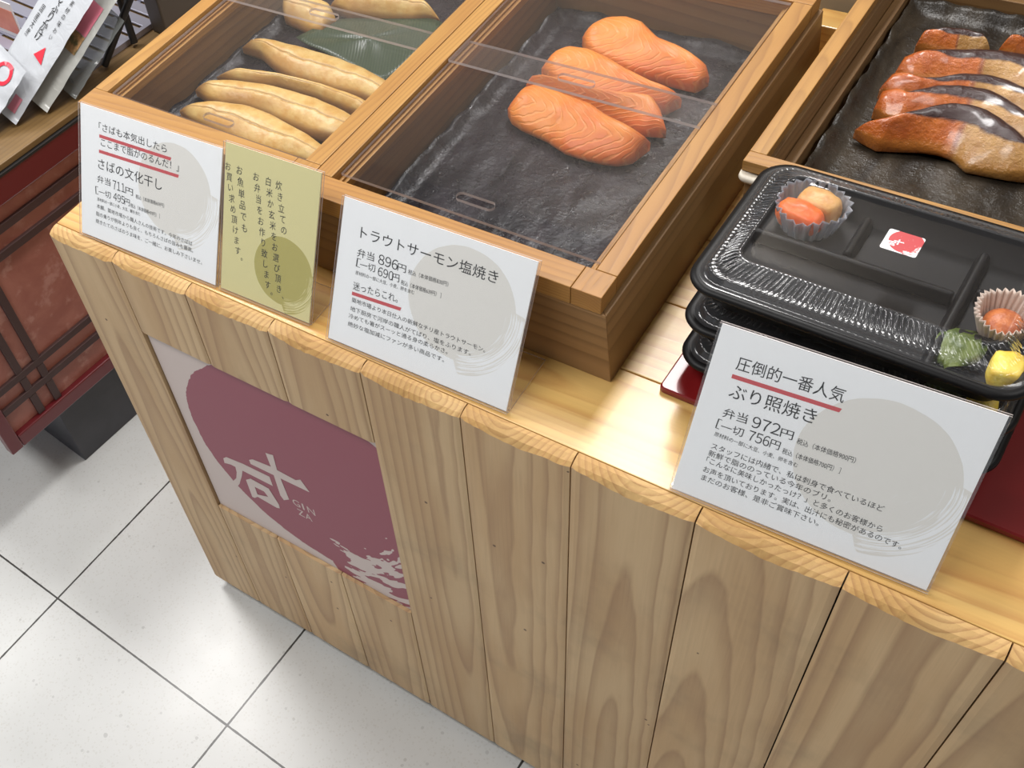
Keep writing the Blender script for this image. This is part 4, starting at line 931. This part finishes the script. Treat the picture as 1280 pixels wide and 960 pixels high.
for k, (bxy, mat, lab, deco, ln) in enumerate(pk):
    o, put = pouch(cabz(bxy), UP, WD, 0.110, ln, 0.027, mat, lab, 2.0 + k * 3)
    fl_ = lambda s, t: put(s, t)               # s 0..1 leftwards from the right edge, t 0..1 from the foot
    def text_on(col, p0, p1, k_, asp):
        text_column(d, col, p0, p1, lambda a_, b_: fl_(2 * p0[0] - a_, b_), 0, k_, asp)
    if deco == 'seal':
        d = MB(); ang = [2 * math.pi * i / 28 for i in range(28)]
        d.add([fl_(0.34 + 0.20 * math.cos(a), 0.78 + 0.15 * math.sin(a)) for a in ang] + [fl_(0.34 + 0.13 * math.cos(a), 0.78 + 0.10 * math.sin(a)) for a in ang], [[i, (i + 1) % 28, 28 + (i + 1) % 28, 28 + i] for i in range(28)])
        d.build('red_seal', plain('red_seal', S(206, 44, 62), 0.4), o)
    if deco == 'text':
        d = MB(); text_on('だしふりかけ', (0.50, 0.86), (0.50, 0.47), 1.25, 1.9); text_on('素材の味わい', (0.27, 0.80), (0.27, 0.52), 0.85, 1.9); text_on('国産天然', (0.76, 0.66), (0.76, 0.44), 1.0, 1.9); d.build('lettering', M['ink'], o)
        d = MB(); d.add([fl_(0.36, 0.40), fl_(0.14, 0.38), fl_(0.24, 0.48)], [[0, 2, 1]]); d.build('red_mark', bpy.data.materials['red_seal'], o)
        d = MB(); d.grid([[fl_(0.08 + 0.16 * a / 4, 0.05 + 0.10 * b_ / 4) for b_ in range(5)] for a in range(5)]); d.build('pink_stamp', plain('pink_stamp', S(196, 120, 134), 0.4), o)
    if deco == 'label':
        d = MB(); d.grid([[fl_(0.10 + 0.26 * a / 6, 0.50 + 0.20 * b_ / 6) for b_ in range(7)] for a in range(7)]); d.build('pink_label', plain('pink_label', S(214, 122, 140), 0.4), o)
        d = MB(); d.grid([[fl_(0.10 + 0.26 * a / 6, 0.375 + 0.12 * b_ / 6) for b_ in range(7)] for a in range(7)]); d.build('picture', food('picture_print', S(196, 150, 104), S(96, 92, 60), 70.0), o)
# picture card behind the packets
pcard = empty('picture_card', (-0.672, 0.450, 0.7066), R(-4), 'salmon-pink picture card standing behind the white packets', 'card')
q = MB(); q.box(-0.07, 0.07, 0, 0.0015, 0, 0.070); q.build('card', plain('card_white', S(226, 222, 226), 0.5), pcard)
q = MB(); q.box(-0.066, 0.066, -0.0006, -0.0001, 0.008, 0.055); q.build('picture', food('salmon_picture', S(220, 146, 130), S(206, 124, 112), 20.0), pcard)
# easel legs and dark display case behind
es = empty('easel_stand', cab_pt(0.55, 0.02, 0.7003), 0, 'black A-frame stand on the lacquer cabinet behind the clear packet', 'stand')
ez = Vector(es.location)
for p, q_ in (((-0.404, 0.448, 0.7063), (-0.300, 0.585, 0.93)), ((-0.400, 0.520, 0.7063), (-0.440, 0.553, 0.93))):
    q = MB(); q.bar(Vector(p) - ez, Vector(q_) - ez, 0.0065); q.build('leg', M['black_paint'], es)
q = MB(); q.bar(Vector((-0.3604, 0.5055, 0.800)) - ez, Vector((-0.4168, 0.5368, 0.800)) - ez, 0.004); q.build('crossbar', M['black_paint'], es)
dc = empty('display_case', cab_pt(0.925, 0.05, 0.7003), R(84.5), 'dark brown display case at the back of the lacquer cabinet', 'case')
q = MB(); q.box(-0.31, 0.34, -0.035, 0.005, 0.0, 0.30); q.build('body', plain('dark_brown_case', S(84, 76, 68), 0.5), dc, bevel=0.003)
q = MB(); q.box(-0.315, 0.345, -0.04, 0.008, 0.3003, 0.315); q.build('top', M['black_paint'], dc, bevel=0.002)
